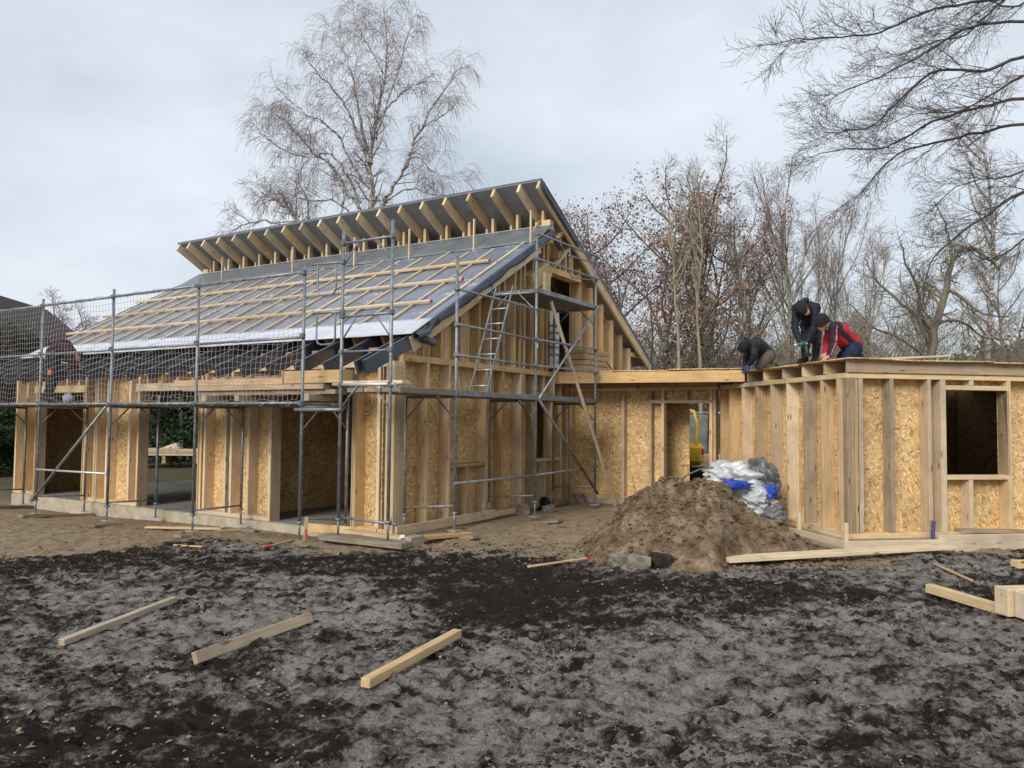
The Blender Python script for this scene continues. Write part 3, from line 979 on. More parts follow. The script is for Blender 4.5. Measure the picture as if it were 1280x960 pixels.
# upstand of grey membrane at the foot of the clerestory, with tall battens standing against it
gs_l = np.linspace(LV + 0.02, HL + 0.12, 120)
V, Q = [], []
for k in range(7):
    t_ = k / 6
    zt_ = lowz(3.95) + 0.012 + (5.725 - lowz(3.95)) * t_
    V.append(np.stack([np.full_like(gs_l, 3.95 + 0.80 * t_), gs_l, zt_ + (fbm(gs_l * 2.6 + k * 0.8, gs_l * 0 + k * 0.9, 31, 3) - 0.5) * 0.055 * math.sin(math.pi * min(1, t_ + 0.15))], -1))
V = np.concatenate(V); n_ = len(gs_l)
Q = np.array([(k * n_ + i, k * n_ + i + 1, (k + 1) * n_ + i + 1, (k + 1) * n_ + i) for k in range(6) for i in range(n_ - 1)])
o = obj('top_lap', np_mesh(V, Q, M['flashing']), None, house)
o.modifiers.new('t', 'SOLIDIFY').thickness = 0.01
beam(house, 'upstand_edge', (4.745, -0.05, 5.735), (4.745, HL + 0.12, 5.735), 0.03, 0.022, 'white_strip')
beam(house, 'upstand_end', (4.72, -0.02, 5.63), (5.25, -0.06, 5.30), 0.02, 0.16, 'membrane', up=(0, 1, 0.3))
for l in (-0.05, 1.3, 3.0, 4.6, 6.6, 9.2):
    beam(house, 'upright_batten', (3.97, l, 5.20), (3.97, l, 5.86), 0.03, 0.05, 'wood_pale', up=(1, 0, 0))

# --- clerestory: posts, rafters, upper roof
for i in range(NR):
    l = min(0.32 + i * 0.617, HL - 0.2)
    a, b = 4.10, 9.85
    beam(house, 'clerestory_rafter', (a, l, upz(a) - 0.14), (b, l, upz(b) - 0.14), 0.062, 0.22, 'wood_pale')
    beam(house, 'clerestory_post', (4.86, l - 0.16, 5.40), (4.86, l - 0.16, upz(4.86) - 0.035), 0.065, 0.12, 'wood_pale', up=(1, 0, 0))
    beam(house, 'clerestory_post', (4.86, l + 0.004, 5.40), (4.86, l + 0.004, upz(4.86) - 0.24), 0.056, 0.09, 'wood_pale', up=(1, 0, 0))
    beam(house, 'clerestory_rail', (5.55, l + 0.035, 5.45), (5.55, l + 0.58, 5.45), 0.02, 0.62, 'osb_shaded')
for l in (-0.13, HL + 0.2):
    beam(house, 'verge_rafter', (4.10, l, upz(4.10) - 0.135), (10.05, l, upz(10.05) - 0.135), 0.06, 0.20, 'wood_pale')
beam(house, 'corner_post', (4.86, 0.07, 5.40), (4.86, 0.07, upz(4.9) - 0.22), 0.20, 0.16, 'wood_pale', up=(1, 0, 0))
beam(house, 'corner_post', (4.86, HL - 0.07, 5.40), (4.86, HL - 0.07, upz(4.9) - 0.22), 0.20, 0.16, 'wood_pale', up=(1, 0, 0))
beam(house, 'corner_post', (5.3, 0.10, 5.15), (5.3, 0.10, upz(5.3) - 0.20), 0.20, 0.10, 'wood', up=(1, 0, 0))
for i in range(8):
    w_ = (HL + 0.44) / 8
    c = -0.18 + w_ * (i + 0.5)
    sheet(house, 'soffit_sheet', (4.14, c, upz(4.14) - 0.022), (10.1, c, upz(10.1) - 0.022), w_ - 0.003, 'soffit', up=(US, 0, 1), th=0.018)
roof_sheet('upper_membrane', 4.13, 10.12, -0.2, HL + 0.28, upz, 'membrane', lift=0.012, seed=14)
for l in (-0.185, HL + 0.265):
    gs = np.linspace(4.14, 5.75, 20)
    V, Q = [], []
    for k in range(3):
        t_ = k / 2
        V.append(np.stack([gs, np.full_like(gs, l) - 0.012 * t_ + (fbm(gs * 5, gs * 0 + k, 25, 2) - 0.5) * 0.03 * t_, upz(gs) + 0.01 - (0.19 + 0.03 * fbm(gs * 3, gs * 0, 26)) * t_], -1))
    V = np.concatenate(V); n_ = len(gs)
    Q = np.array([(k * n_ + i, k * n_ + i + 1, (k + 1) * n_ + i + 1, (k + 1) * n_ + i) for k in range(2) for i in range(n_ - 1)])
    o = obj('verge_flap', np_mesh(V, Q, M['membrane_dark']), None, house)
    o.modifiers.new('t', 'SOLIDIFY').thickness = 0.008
# lookouts at the right-hand eave
beam(house, 'lookout', (9.05, 0.03, 3.42), (9.75, 0.03, 3.42), 0.06, 0.12, 'wood_pale')
beam(house, 'lookout', (9.05, 0.6, 3.42), (9.75, 0.6, 3.42), 0.06, 0.12, 'wood')

# ------------------------------------------------------------------ link wing (between house and annex); same axes as the house
wing = thing('link_wing', 'low timber frame link with open doorway between the house and the annex', 'building', HP(5.75, 0, 0.12), ROT_H)
WL = 3.18
beam(wing, 'floor_slab', (1.75, -WL, -0.2), (1.75, 0.0, -0.2), 3.4, 0.38, 'concrete_floor')
beam(wing, 'plinth', (0.03, -WL, -0.12), (0.03, -0.0, -0.12), 0.06, 0.26, 'concrete')
ZP, ZT = 2.30, 2.24     # top plate, underside of it (local)


def wstud(y, z0, z1, w=0.06, mat='wood', d=0.16):
    return beam(wing, 'stud', (d / 2, y, z0), (d / 2, y, z1), d, w, mat, up=(0, 1, 0))


for y in (-0.03, -1.235, -1.83, -2.09, -3.07, -3.14):
    wstud(y, 0.08, ZT, mat='wood_grey' if y in (-1.235, -1.83) else 'wood')
beam(wing, 'bottom_plate', (0.08, -2.12, 0.04), (0.08, 0, 0.04), 0.164, 0.08, 'wood')
for x_, z_ in ((0.08, 2.275), (0.10, 2.352)):
    cuts = [0.0, -0.62, -1.55, -2.4, -WL - 0.02]
    for a, b in zip(cuts[:-1], cuts[1:]):
        beam(wing, 'top_plate', (x_, a - 0.004, z_), (x_, b + 0.004, z_), 0.165, 0.07, 'wood_pale' if x_ < 0.09 else 'wood')
beam(wing, 'door_header', (0.08, -1.86, 2.015), (0.08, -3.11, 2.015), 0.164, 0.06, 'wood_grey')
wstud(-2.58, 2.05, ZT)


def wsheet(u, v, z0, z1, x=0.17, mat='osb'):
    sheet(wing, 'osb_sheet', (x, (u + v) / 2, z0), (x, (u + v) / 2, z1), abs(v - u), mat, up=(1, 0, 0))


wsheet(-0.002, -0.62, 0.05, ZT + 0.03); wsheet(-0.624, -1.23, 0.05, ZT + 0.03); wsheet(-1.234, -1.83, 0.05, ZT + 0.03); wsheet(-1.834, -2.10, 0.05, 2.0); wsheet(-1.834, -3.1, 2.03, ZT + 0.03)
# an inner wall seen through the doorway, and the rear wall with its opening
sheet(wing, 'inner_sheet', (0.95, -1.70, 0.0), (0.95, -1.70, 2.2), 1.25, 'osb', up=(1, 0, 0))
# roof: front beam, joists, deck
beam(wing, 'front_beam', (-0.70, 0.0, 2.485), (-0.70, -3.92, 2.455), 0.07, 0.215, 'wood')
for i in range(6):
    y = -0.15 - i * 0.6
    beam(wing, 'joist', (-0.66, y, 2.485), (3.2, y, 2.485), 0.06, 0.19, 'wood_grey')
for a, b in ((0.0, -1.3), (-1.303, -2.5), (-2.503, -3.9)):
    beam(wing, 'deck_sheet', (1.25, a, 2.607), (1.25, b, 2.600 - 0.012 * (b < -2)), 3.98, 0.022, 'osb')

# ------------------------------------------------------------------ annex; axes f (right) and s (away)
annex = thing('timber_annex', 'flat-roofed timber frame annex with three workers on top and one square window hole', 'building', A0, ROT_A)
AF, AS, AD = 5.4, 8.0, 0.19
beam(annex, 'floor_slab', (AF / 2, 0.0, -0.13), (AF / 2, AS, -0.13), AF, 0.26, 'concrete_floor')
beam(annex, 'plinth', (0.0, 0.03, -0.128), (AF, 0.03, -0.128), 0.03, 0.262, 'concrete')
beam(annex, 'plinth', (-0.012, 0.0, -0.128), (-0.012, 4.4, -0.128), 0.03, 0.262, 'concrete')
AT = 2.235   # underside of top plate (local z)


def fstud(f, z0=0.075, z1=AT, w=0.055, mat='wood', d=AD):
    return beam(annex, 'stud', (f, d / 2, z0), (f, d / 2, z1), d, w, mat, up=(1, 0, 0))


def fsheet(u, v, z0, z1, mat='osb'):
    sheet(annex, 'osb_sheet', ((u + v) / 2, AD + 0.01, z0), ((u + v) / 2, AD + 0.01, z1), v - u, mat, up=(0, 1, 0))


# front wall
beam(annex, 'bottom_plate', (0.0, AD / 2, 0.037), (AF, AD / 2, 0.037), AD + 0.004, 0.074, 'wood_pale')
beam(annex, 'top_plate', (0.0, AD / 2, 2.272), (AF, AD / 2, 2.272), AD + 0.006, 0.073, 'wood_pale')
beam(annex, 'corner_post', (0.055, 0.05, 0.075), (0.055, 0.05, AT), 0.10, 0.11, 'wood_grey', up=(1, 0, 0))
fstud(0.142, mat='wood', w=0.05, d=0.06)
fstud(0.215, mat='wood_grey', w=0.06, d=0.12)
fstud(0.69, mat='wood_grey')
fstud(1.275, mat='wood')
fstud(1.49, w=0.085, mat='wood_pale')
fstud(2.545, w=0.06, mat='wood_pale')
for f in (3.1, 3.65, 4.25, 4.85, 5.35):
    fstud(f)
beam(annex, 'window_header', (1.535, AD / 2, 2.125), (2.515, AD / 2, 2.125), AD, 0.066, 'wood_pale')
beam(annex, 'window_sill', (1.535, AD / 2, 0.845), (2.515, AD / 2, 0.845), AD, 0.062, 'wood_pale')
fstud(1.915, 0.075, 0.812, mat='wood_pale', w=0.06); fstud(1.95, 2.16, AT, mat='wood_pale')
fsheet(0.02, 0.96, 0.05, 2.26); fsheet(0.963, 1.53, 0.05, 2.26)
fsheet(1.532, 2.518, 0.05, 0.82); fsheet(1.532, 2.518, 2.15, 2.26)
fsheet(2.52, 3.7, 0.05, 2.26); fsheet(3.703, 5.38, 0.05, 2.26)
fstud(2.53, 0.876, 2.09, w=0.03, mat='wood')


# side wall (plane f = 0, facing -f)
def sstud(s, z0=0.075, z1=AT, w=0.055, mat='wood', d=AD):
    return beam(annex, 'stud', (d / 2, s, z0), (d / 2, s, z1), d, w, mat, up=(0, 1, 0))


beam(annex, 'bottom_plate', (AD / 2, AD + 0.005, 0.037), (AD / 2, 4.25, 0.037), AD + 0.004, 0.074, 'wood_pale')
cuts = [AD + 0.006, 1.5, 2.7, 4.25]
for a, b in zip(cuts[:-1], cuts[1:]):
    beam(annex, 'top_plate', (AD / 2, a, 2.272), (AD / 2, b, 2.272), AD + 0.006, 0.073, 'wood_pale')
for i, s in enumerate((0.17, 0.235, 0.66, 1.13, 1.66, 2.19, 2.74, 3.27, 3.80, 4.20)):
    sstud(s, mat=('wood_grey' if i in (3, 6) else 'wood_pale' if i in (0, 4) else 'wood'))
for a, b in ((0.21, 1.25), (1.252, 2.5), (2.502, 3.75), (3.752, 4.3)):
    sheet(annex, 'osb_sheet', (AD + 0.01, (a + b) / 2, 0.05), (AD + 0.01, (a + b) / 2, 2.26), b - a, 'osb', up=(1, 0, 0))
# rear and right walls so the room is enclosed
wall_sheets(annex, 0.0, 2.3, 0.2, AF, lambda u, v, z0, z1, m: sheet(annex, 'rear_sheet', ((u + v) / 2, 4.6, z0), ((u + v) / 2, 4.6, z1), v - u, 'osb_shaded', up=(0, 1, 0)))
sheet(annex, 'side_sheet', (AF, 2.3, 0.0), (AF, 2.3, 2.3), 4.6, 'osb_shaded', up=(1, 0, 0))
sheet(annex, 'inner_sheet', (1.4, 4.3, 0.0), (1.4, 4.3, 2.3), 2.4, 'osb_shaded', up=(0, 1, 0))
# roof joists run across the building, ends showing over the side wall; deck of thin sheets
JZ = 2.405
beam(annex, 'front_beam', (0.0, 0.0, JZ), (AF, 0.0, JZ), 0.06, 0.185, 'wood')
for i, s in enumerate((0.55, 1.16, 1.77, 2.42, 3.03, 3.6, 4.2)):
    beam(annex, 'joist', (-0.01, s, JZ), (AF, s, JZ), 0.06, 0.185, ('wood_grey', 'wood_pale')[i % 2])
    beam(annex, 'joist', (-0.01 + 0.005, s - 0.31 if i else 0.25, JZ), (AF, s - 0.31 if i else 0.25, JZ), 0.045, 0.15, 'wood_grey') if False else None
for k, (a, b) in enumerate(((-0.03, 1.2), (1.203, 2.45), (2.453, 4.4))):
    for (u, v) in ((-0.06, 2.2), (2.204, 5.5)):
        s0 = a - (0.10 if k == 0 else 0)
        gs = np.linspace(u, v, 24)
        zz = 2.508 + (fbm(gs * 0.9 + k, gs * 0, 41, 2) - 0.5) * 0.035 * (k == 0) + 0.004 * k
        V = np.concatenate([np.stack([gs, np.full_like(gs, s_), zz - (0.012 * (s_ == s0) * (u > 1)), ], -1) for s_ in (s0, b)])
        n_ = len(gs)
        Q = np.array([(i, i + 1, n_ + i + 1, n_ + i) for i in range(n_ - 1)])
        o = obj('deck_sheet', np_mesh(V, Q, M['osb'], smooth=False), None, annex)
        o.modifiers.new('t', 'SOLIDIFY').thickness = 0.018

# ------------------------------------------------------------------ scaffolding along the eave (house axes)
scaf = thing('scaffold', 'galvanised tube scaffold along the long eave wall at left', 'scaffold', P0, ROT_H)
OG, IG = -1.15, -0.22
ZD = 1.93
frames = [10.15, 7.80, 5.46, 3.11, 0.72]


def Hg(g, l):
    p = HP(g, l); return gz(p.x, p.y)


def coupler(parent, p, ax):
    p = Vector(p); ax = Vector(ax).normalized()
    return beam(parent, 'coupler', p - ax * 0.035, p + ax * 0.035, 0.07, 0.075, 'steel_dark', bev=0.012)


def foot(parent, g, l, board=0.05):
    z = Hg(g, l) + board + (0.026 if board else 0.0)
    beam(parent, 'base_plate', (g - 0.07, l, z + 0.006), (g + 0.07, l, z + 0.006), 0.14, 0.012, 'alu', bev=0)
    tube(parent, 'base_jack', (g, l, z + 0.01), (g, l, z + 0.32), 0.017, 'steel')
    tube(parent, 'jack_nut', (g, l, z + 0.24), (g, l, z + 0.27), 0.045, 'steel', 6)
    return z + 0.26


def knee(parent, p, u, zt, n=0.34):
    """short brace from a standard up to the transom"""
    p = Vector(p); u = Vector(u)
    tube(parent, 'knee_brace', (p.x, p.y, zt - n), (p.x + u.x * n, p.y + u.y * n, zt - 0.02), 0.013, 'steel')


for i, l in enumerate(frames):
    b_ = 0.05 if i < 4 else 0.0
    z0 = foot(scaf, OG, l, b_)
    tube(scaf, 'standard', (OG, l, z0), (OG, l, 3.98 if i < 4 else 3.95))
    z1 = foot(scaf, IG, l, b_)
    tube(scaf, 'standard', (IG, l, z1), (IG, l, 2.12))
    tube(scaf, 'transom', (OG, l, ZD - 0.03), (IG, l, ZD - 0.03), 0.022)
    tube(scaf, 'transom', (OG, l, z0 + 0.06), (IG, l, z1 + 0.06), 0.017)
    knee(scaf, (OG, l), (1, 0), ZD - 0.03); knee(scaf, (IG, l), (-1, 0), ZD - 0.03)
    for zz in (ZD + 0.02, 2.92, 3.84):
        coupler(scaf, (OG - 0.02, l, zz), (0, 1, 0))
# beyond the left edge of the picture the scaffold goes on one more bay
l = 12.5
z0 = foot(scaf, OG, l); tube(scaf, 'standard', (OG, l, z0), (OG, l, 3.98)); z1 = foot(scaf, IG, l); tube(scaf, 'standard', (IG, l, z1), (IG, l, 2.12))
bays = list(zip([12.5] + frames[:-1], frames))
for a, b in bays:
    for zz in (ZD + 0.025, 2.90, 3.84):
        tube(scaf, 'ledger', (OG - 0.03, a, zz), (OG - 0.03, b, zz), 0.0215)
    tube(scaf, 'ledger', (IG, a, ZD + 0.0), (IG, b, ZD + 0.0), 0.0215)
    for k in range(3):
        g = OG + 0.14 + k * 0.30
        beam(scaf, 'deck_plank', (g, a - 0.01, ZD + 0.02), (g, b + 0.01, ZD + 0.02), 0.28, 0.045, 'wood_dirty')
tube(scaf, 'diagonal_brace', (OG - 0.05, 7.86, 0.12), (OG - 0.05, 5.50, ZD - 0.02), 0.024)
tube(scaf, 'ledger', (OG - 0.05, 7.72, 0.72), (OG - 0.05, 5.42, 0.74), 0.019, 'alu')
tube(scaf, 'ledger', (OG - 0.05, 12.5, 0.25), (OG - 0.05, 10.1, 0.22), 0.017)
tube(scaf, 'ledger', (IG, 10.15, 3.05), (IG, 7.8, 2.70), 0.017)
# tall poles at the near end
LP1, LP2 = -0.03, -0.92
for l, zt in ((LP1, 4.38), (LP2, 4.40)):
    z0 = foot(scaf, OG, l, 0.09)
    tube(scaf, 'standard', (OG, l, z0), (OG, l, zt))
    for zz in (2.20, 2.66, 3.16, 4.18):
        coupler(scaf, (OG, l, zz), (0, 1, 0))
for zz in (3.15, 4.18):
    tube(scaf, 'transom', (OG, LP1 + 0.02, zz), (OG, LP2 - 0.05, zz), 0.019)
    tube(scaf, 'knee_brace', (OG, LP1, zz - 0.33), (OG, LP1 - 0.28, zz), 0.012)
    tube(scaf, 'knee_brace', (OG, LP2, zz - 0.33), (OG, LP2 + 0.28, zz), 0.012)
tube(scaf, 'ledger', (OG, LP1 - 0.05, 2.66), (OG, LP2 + 0.02, 2.66), 0.014)
tube(scaf, 'ledger', (OG, 0.12, 2.21), (OG, -1.0, 2.20), 0.024, 'alu')
tube(scaf, 'ledger', (OG - 0.06, 0.80, 1.86), (OG - 0.06, -0.12, 1.86), 0.026, 'steel')
tube(scaf, 'ledger', (OG + 0.05, LP1, 0.38), (OG + 0.05, LP2 - 0.1, 0.36), 0.019, 'steel')
tube(scaf, 'transom', (OG, LP1, 0.36), (IG, 0.75, 0.28), 0.019, 'steel')
for l in (LP1, LP2):
    d_ = 1 if l == LP2 else -1
    tube(scaf, 'knee_brace', (OG, l, 1.88), (OG, l + 0.3 * d_, 2.18), 0.012)
# hanging U-shaped guard frames
for zz, a in ((3.92, 0.60), (3.22, 0.52)):
    tube(scaf, 'guard_arm', (OG, LP1, zz + 0.0), (OG, a, zz + 0.02), 0.017)
    bent_tube(scaf, 'guard_loop', [(OG, 0.46, zz), (OG, 0.46, zz - 0.36), (OG, 0.43, zz - 0.42), (OG, 0.37, zz - 0.44), (OG, 0.19, zz - 0.44), (OG, 0.13, zz - 0.42), (OG, 0.10, zz - 0.36), (OG, 0.10, zz)], 0.013, 'steel')
    coupler(scaf, (OG, LP1, zz), (0, 1, 0))

# ------------------------------------------------------------------ scaffold round the gable
gsc = thing('scaffold', 'two-storey tube scaffold with steel decks in front of the gable wall', 'scaffold', P0, ROT_H)
OL, IL = -1.05, -0.12
GZD = 2.13
gf = [0.15, 2.48, 4.83]
tops = [4.16, 5.02, 5.02]
for i, g in enumerate(gf):
    z0 = foot(gsc, g, OL, 0.05)
    tube(gsc, 'standard', (g, OL, z0), (g, OL, tops[i]))
    z1 = foot(gsc, g, IL, 0.05)
    tube(gsc, 'standard', (g, IL, z1), (g, IL, 4.25 if i == 1 else 4.02 if i == 2 else 2.35))
    tube(gsc, 'transom', (g, OL, GZD - 0.06), (g, IL, GZD - 0.06), 0.022)
    tube(gsc, 'transom', (g, OL, z0 + 0.10), (g, IL, z1 + 0.10), 0.017)
    knee(gsc, (g, OL), (0, 1), GZD - 0.06); knee(gsc, (g, IL), (0, -1), GZD - 0.06)
    for zz in (GZD - 0.02, 2.68, 3.13) + ((3.97, 4.53, 4.97) if i else (3.65,)):
        coupler(gsc, (g, OL, zz), (1, 0, 0))
for a, b in ((-1.15, 0.15), (0.15, 2.48), (2.48, 4.83)):
    for k in range(3):
        l = OL + 0.15 + k * 0.31
        beam(gsc, 'deck_plank', (a + 0.01, l, GZD), (b - 0.01, l, GZD), 0.29, 0.06, 'wood_dirty' if a < 0 else 'steel_dark')
    beam(gsc, 'toe_rail', (a + 0.02, OL - 0.005, GZD + 0.0), (b - 0.02, OL - 0.005, GZD + 0.0), 0.035, 0.085, 'wood_dirty' if a < 0 else 'steel')
for k in range(3):
    l = OL + 0.15 + k * 0.31
    beam(gsc, 'deck_plank', (2.46, l, 3.98), (4.86, l, 3.98), 0.29, 0.05, 'steel_dark')
beam(gsc, 'toe_rail', (2.50, OL - 0.005, 3.985), (4.84, OL - 0.005, 3.985), 0.035, 0.08, 'steel')
for g in (2.48, 4.83):
    tube(gsc, 'transom', (g, OL, 3.95), (g, IL, 3.95), 0.022)
    knee(gsc, (g, OL), (0, 1), 3.95); knee(gsc, (g, IL), (0, -1), 3.95)
for zz in (3.65, 3.13, 2.68, 0.82):
    tube(gsc, 'guard_rail', (0.10, OL - 0.03, zz), (2.50, OL - 0.03, zz - 0.015), 0.019)
for zz in (3.13, 2.68, 4.97, 4.53, 0.82):
    tube(gsc, 'guard_rail', (2.46, OL - 0.03, zz - 0.01), (4.88, OL - 0.03, zz + 0.02), 0.019)
tube(gsc, 'diagonal_brace', (2.48, OL - 0.06, 2.10), (4.83, OL - 0.06, 4.00), 0.024)
tube(gsc, 'diagonal_brace', (2.48, OL - 0.06, 2.10), (4.83, OL - 0.06, 0.32), 0.024, 'steel_dark')
bent_tube(gsc, 'guard_loop', [(3.72, OL, 4.95), (3.72, OL, 4.55), (3.74, OL, 4.45), (3.80, OL, 4.41), (4.62, OL, 4.50), (4.66, OL, 4.55), (4.66, OL, 5.0)], 0.011, 'steel')
tube(gsc, 'guard_rail', (3.66, OL, 4.80), (4.86, OL, 4.86), 0.014)
beam(gsc, 'sticker', (0.15, OL - 0.026, 3.92), (0.15, OL - 0.026, 4.00), 0.04, 0.004, 'yellow', up=(0, 1, 0), bev=0)
beam(gsc, 'sticker', (2.48, OL - 0.027, 2.98), (2.48, OL - 0.027, 3.06), 0.04, 0.004, 'white_plastic', up=(0, 1, 0), bev=0)

# aluminium ladder between the decks
lad = thing('ladder', 'slim aluminium ladder leaning up to the top scaffold deck', 'ladder', HP(1.35, -0.62, GZD + 0.03), ROT_H)
la, lb = Vector((0, 0, 0)), Vector((0.78, 0.0, 1.86))
for dy in (-0.17, 0.17):
    beam(lad, 'rail', la + Vector((0, dy, 0)), lb + Vector((0, dy, 0)), 0.022, 0.036, 'steel')
for k in range(7):
    p = la.lerp(lb, (k + 0.5) / 7)
    tube(lad, 'rung', p + Vector((0, -0.16, 0)), p + Vector((0, 0.16, 0)), 0.011, 'alu', 8)

# leaning batten from the top deck to the ground
bp = HP(5.45, -1.22); tp = HP(3.05, -1.02, 3.86)
bt = thing('leaning_batten', 'long pale batten leaning from the ground up against the gable scaffold', 'batten', (bp.x, bp.y, gz(bp.x, bp.y)), 0)
beam(bt, 'batten_piece', (0, 0, 0.0), tp - bt.location, 0.06, 0.04, 'wood_pale', up=EL)

# ------------------------------------------------------------------ safety net
def make_net():
    lines = []
    rs = np.random.RandomState(8)
    lo, hi = 0.74, 12.45
    def sag(l, z):
        return 0.035 * math.sin(l * 2.68 + z) + 0.02 * math.sin(l * 7.1 + 2 * z)
    zt, zb = 3.82, 1.99
    nz_ = 19
    def pt(l, t):
        z = zt + (zb - zt) * t + 0.016 * math.sin(l * 5.3 + t * 3 + 2 * math.sin(l * 1.1)) * math.sin(math.pi * t) + 0.02 * math.sin(l * 1.9 + 4 * t) * math.sin(math.pi * t) - 0.02 * abs(math.sin(l * 4.0)) * (1 - t) + 0.02 * math.sin(l * 9 + 1) * t
        dl = 0.03 * math.sin(t * 6 + l * 1.7)
        g = OG - 0.055 + 0.04 * math.sin(l * 1.34 + t * 2.0) * math.sin(math.pi * t)
        return (g, l + dl, z)
    ls = np.arange(lo, hi, 0.098)
    for l in ls:
        lines.append(([pt(l, t) for t in np.linspace(0, 1, 13)], [0.0028] * 13))
    for k in range(nz_ + 1):
        t = k / nz_
        ll = np.linspace(lo, hi, 161)
        lines.append(([pt(l, t) for l in ll], [0.0030] * 161))
    # tie cord wound round the top and bottom tubes
    for z, r in ((3.84, 0.034), (1.955, 0.036)):
        ll = np.linspace(lo, hi, 900)
        lines.append(([(OG - 0.03 + r * math.cos(l * 11), l, z + r * math.sin(l * 11)) for l in ll], [0.004] * 900))
    V, Q = poly_tubes(lines, 3)
    o = obj('safety_net', np_mesh(V, Q, M['net']))
    o.location = P0; o.rotation_euler = (0, 0, ROT_H)
    tag(o, 'white knotted safety net hung along the eave scaffold at left', 'net')


make_net()

# ------------------------------------------------------------------ trees
def rot_about(v, axis, ang):
    return Quaternion(axis, ang) @ v


def perp(v, rng):
    r = Vector((rng.uniform(-1, 1), rng.uniform(-1, 1), rng.uniform(-1, 1)))
    p = v.cross(r)
    return p.normalized() if p.length > 1e-3 else Vector((1, 0, 0))


def curve_branch(p, d, L, n, wander, pull, rng):
    """polyline of n segments; pull = constant vector added to the heading each step"""
    pts = [p.copy()]
    st = L / n
    d = d.normalized()
    for _ in range(n):
        d = (d + Vector((rng.gauss(0, wander), rng.gauss(0, wander), rng.gauss(0, wander))) + pull).normalized()
        p = p + d * st
        pts.append(p.copy())
    return pts


def sample(pts, t):
    f = t * (len(pts) - 1)
    i = min(int(f), len(pts) - 2)
    return pts[i].lerp(pts[i + 1], f - i), (pts[i + 1] - pts[i]).normalized()


def grow(limbs, levels, rng, rmin=0.006):
    """limbs: (pts, r0, r1). levels: dicts n, len, ang, seg, wander, pull, t0, rr. returns lines by level"""
    res = [[] for _ in range(len(levels) + 1)]
    cur = []
    for pts, r0, r1 in limbs:
        n = len(pts)
        res[0].append((pts, [r0 + (r1 - r0) * i / (n - 1) for i in range(n)]))
        L = sum((pts[i + 1] - pts[i]).length for i in range(n - 1))
        cur.append((pts, r0, r1, L))
    for li, lv in enumerate(levels):
        nxt = []
        for pts, r0, r1, L in cur:
            cnt = lv['n'] * (L if lv.get('per_m') else 1)
            cnt = int(cnt) + (rng.random() < cnt - int(cnt))
            for k in range(cnt):
                t = lv['t0'] + (0.98 - lv['t0']) * ((k + rng.random()) / cnt)
                p, d = sample(pts, t)
                ax = perp(d, rng)
                flat = lv.get('flat', 0)
                if flat:
                    ax = (ax * (1 - flat) + Vector((0, 0, 1 if rng.random() < 0.5 else -1)) * flat).normalized()
                dd = rot_about(d, ax, R(lv['ang'] * rng.uniform(0.7, 1.3)))
                if lv.get('up'):
                    dd = (dd + Vector((0, 0, lv['up']))).normalized()
                LL = lv['len'] * rng.uniform(0.55, 1.15) * (1.0 - lv.get('taper', 0.45) * t)
                if lv.get('rel'):
                    LL *= L
                rb = max(rmin, (r0 + (r1 - r0) * t) * lv['rr'])
                n = lv['seg']
                q = curve_branch(p, dd, LL, n, lv['wander'], Vector((0, 0, lv['pull'])), rng)
                re = max(rmin * 0.7, rb * 0.35)
                res[li + 1].append((q, [rb + (re - rb) * i / n for i in range(n + 1)]))
                nxt.append((q, rb, re, LL))
        cur = nxt
    return res


def leaf_quads(lines, per, size, rng, spread=0.12, droop=0.4):
    V, Q = [], []
    for pts, _ in lines:
        k = int(per) + (rng.random() < per - int(per))
        for _i in range(k):
            p, d = sample(pts, rng.uniform(0.2, 1))
            c = p + Vector((rng.gauss(0, spread), rng.gauss(0, spread), rng.gauss(0, spread)))
            u = Vector((rng.gauss(0, 1), rng.gauss(0, 1), rng.gauss(0, 0.7) - droop)).normalized()
            w = perp(u, rng)
            s = size * rng.uniform(0.6, 1.3)
            b = len(V)
            bend = u.cross(w) * s * rng.uniform(-0.35, 0.35)
            V += [tuple(c), tuple(c + u * s * 0.5 + w * s * 0.36 + bend), tuple(c + u * s), tuple(c + u * s * 0.5 - w * s * 0.36 + bend)]
            Q.append((b, b + 1, b + 2, b + 3))
    return np.array(V), np.array(Q)


def tree(name, label, loc, limbs, levels, seed, bark, twig, group, leaf=None, rmin=0.006, split=1, cat='tree'):
    rng = random.Random(seed)
    res = grow(limbs, levels, rng, rmin)
    t = thing(name, label, cat, loc, 0, group)
    V, Q = poly_tubes([x for lv in res[:split] for x in lv], 8)
    obj('trunk', np_mesh(V, Q, M[bark]), None, t)
    thick = [x for lv in res[split:split + 1] for x in lv]
    thin = [x for lv in res[split + 1:] for x in lv]
    V1, Q1 = poly_tubes(thick, 5)
    V2, Q2 = poly_tubes(thin, 3)
    Vc = np.concatenate([V1, V2]); Qc = np.concatenate([Q1, Q2 + len(V1)])
    mi = np.concatenate([np.zeros(len(Q1)), np.ones(len(Q2))])
    obj('crown', np_mesh(Vc, Qc, [M[bark if split > 1 else twig], M[twig]], matidx=mi), None, t)
    if leaf:
        lm, per, size, spread = leaf
        LVV, LQ = leaf_quads(res[-1], per, size, rng, spread)
        obj('foliage', np_mesh(LVV, LQ, M[lm], smooth=False), None, t)
    return t


def copy_tree(t, loc, rz, sc, label):
    c = t.copy(); COL.objects.link(c)
    c.location = loc; c.rotation_euler = (0, 0, rz); c.scale = (sc[0], sc[0], sc[1])
    c['label'] = label
    for ch in list(t.children):
        k = ch.copy(); COL.objects.link(k); k.parent = c
    return c


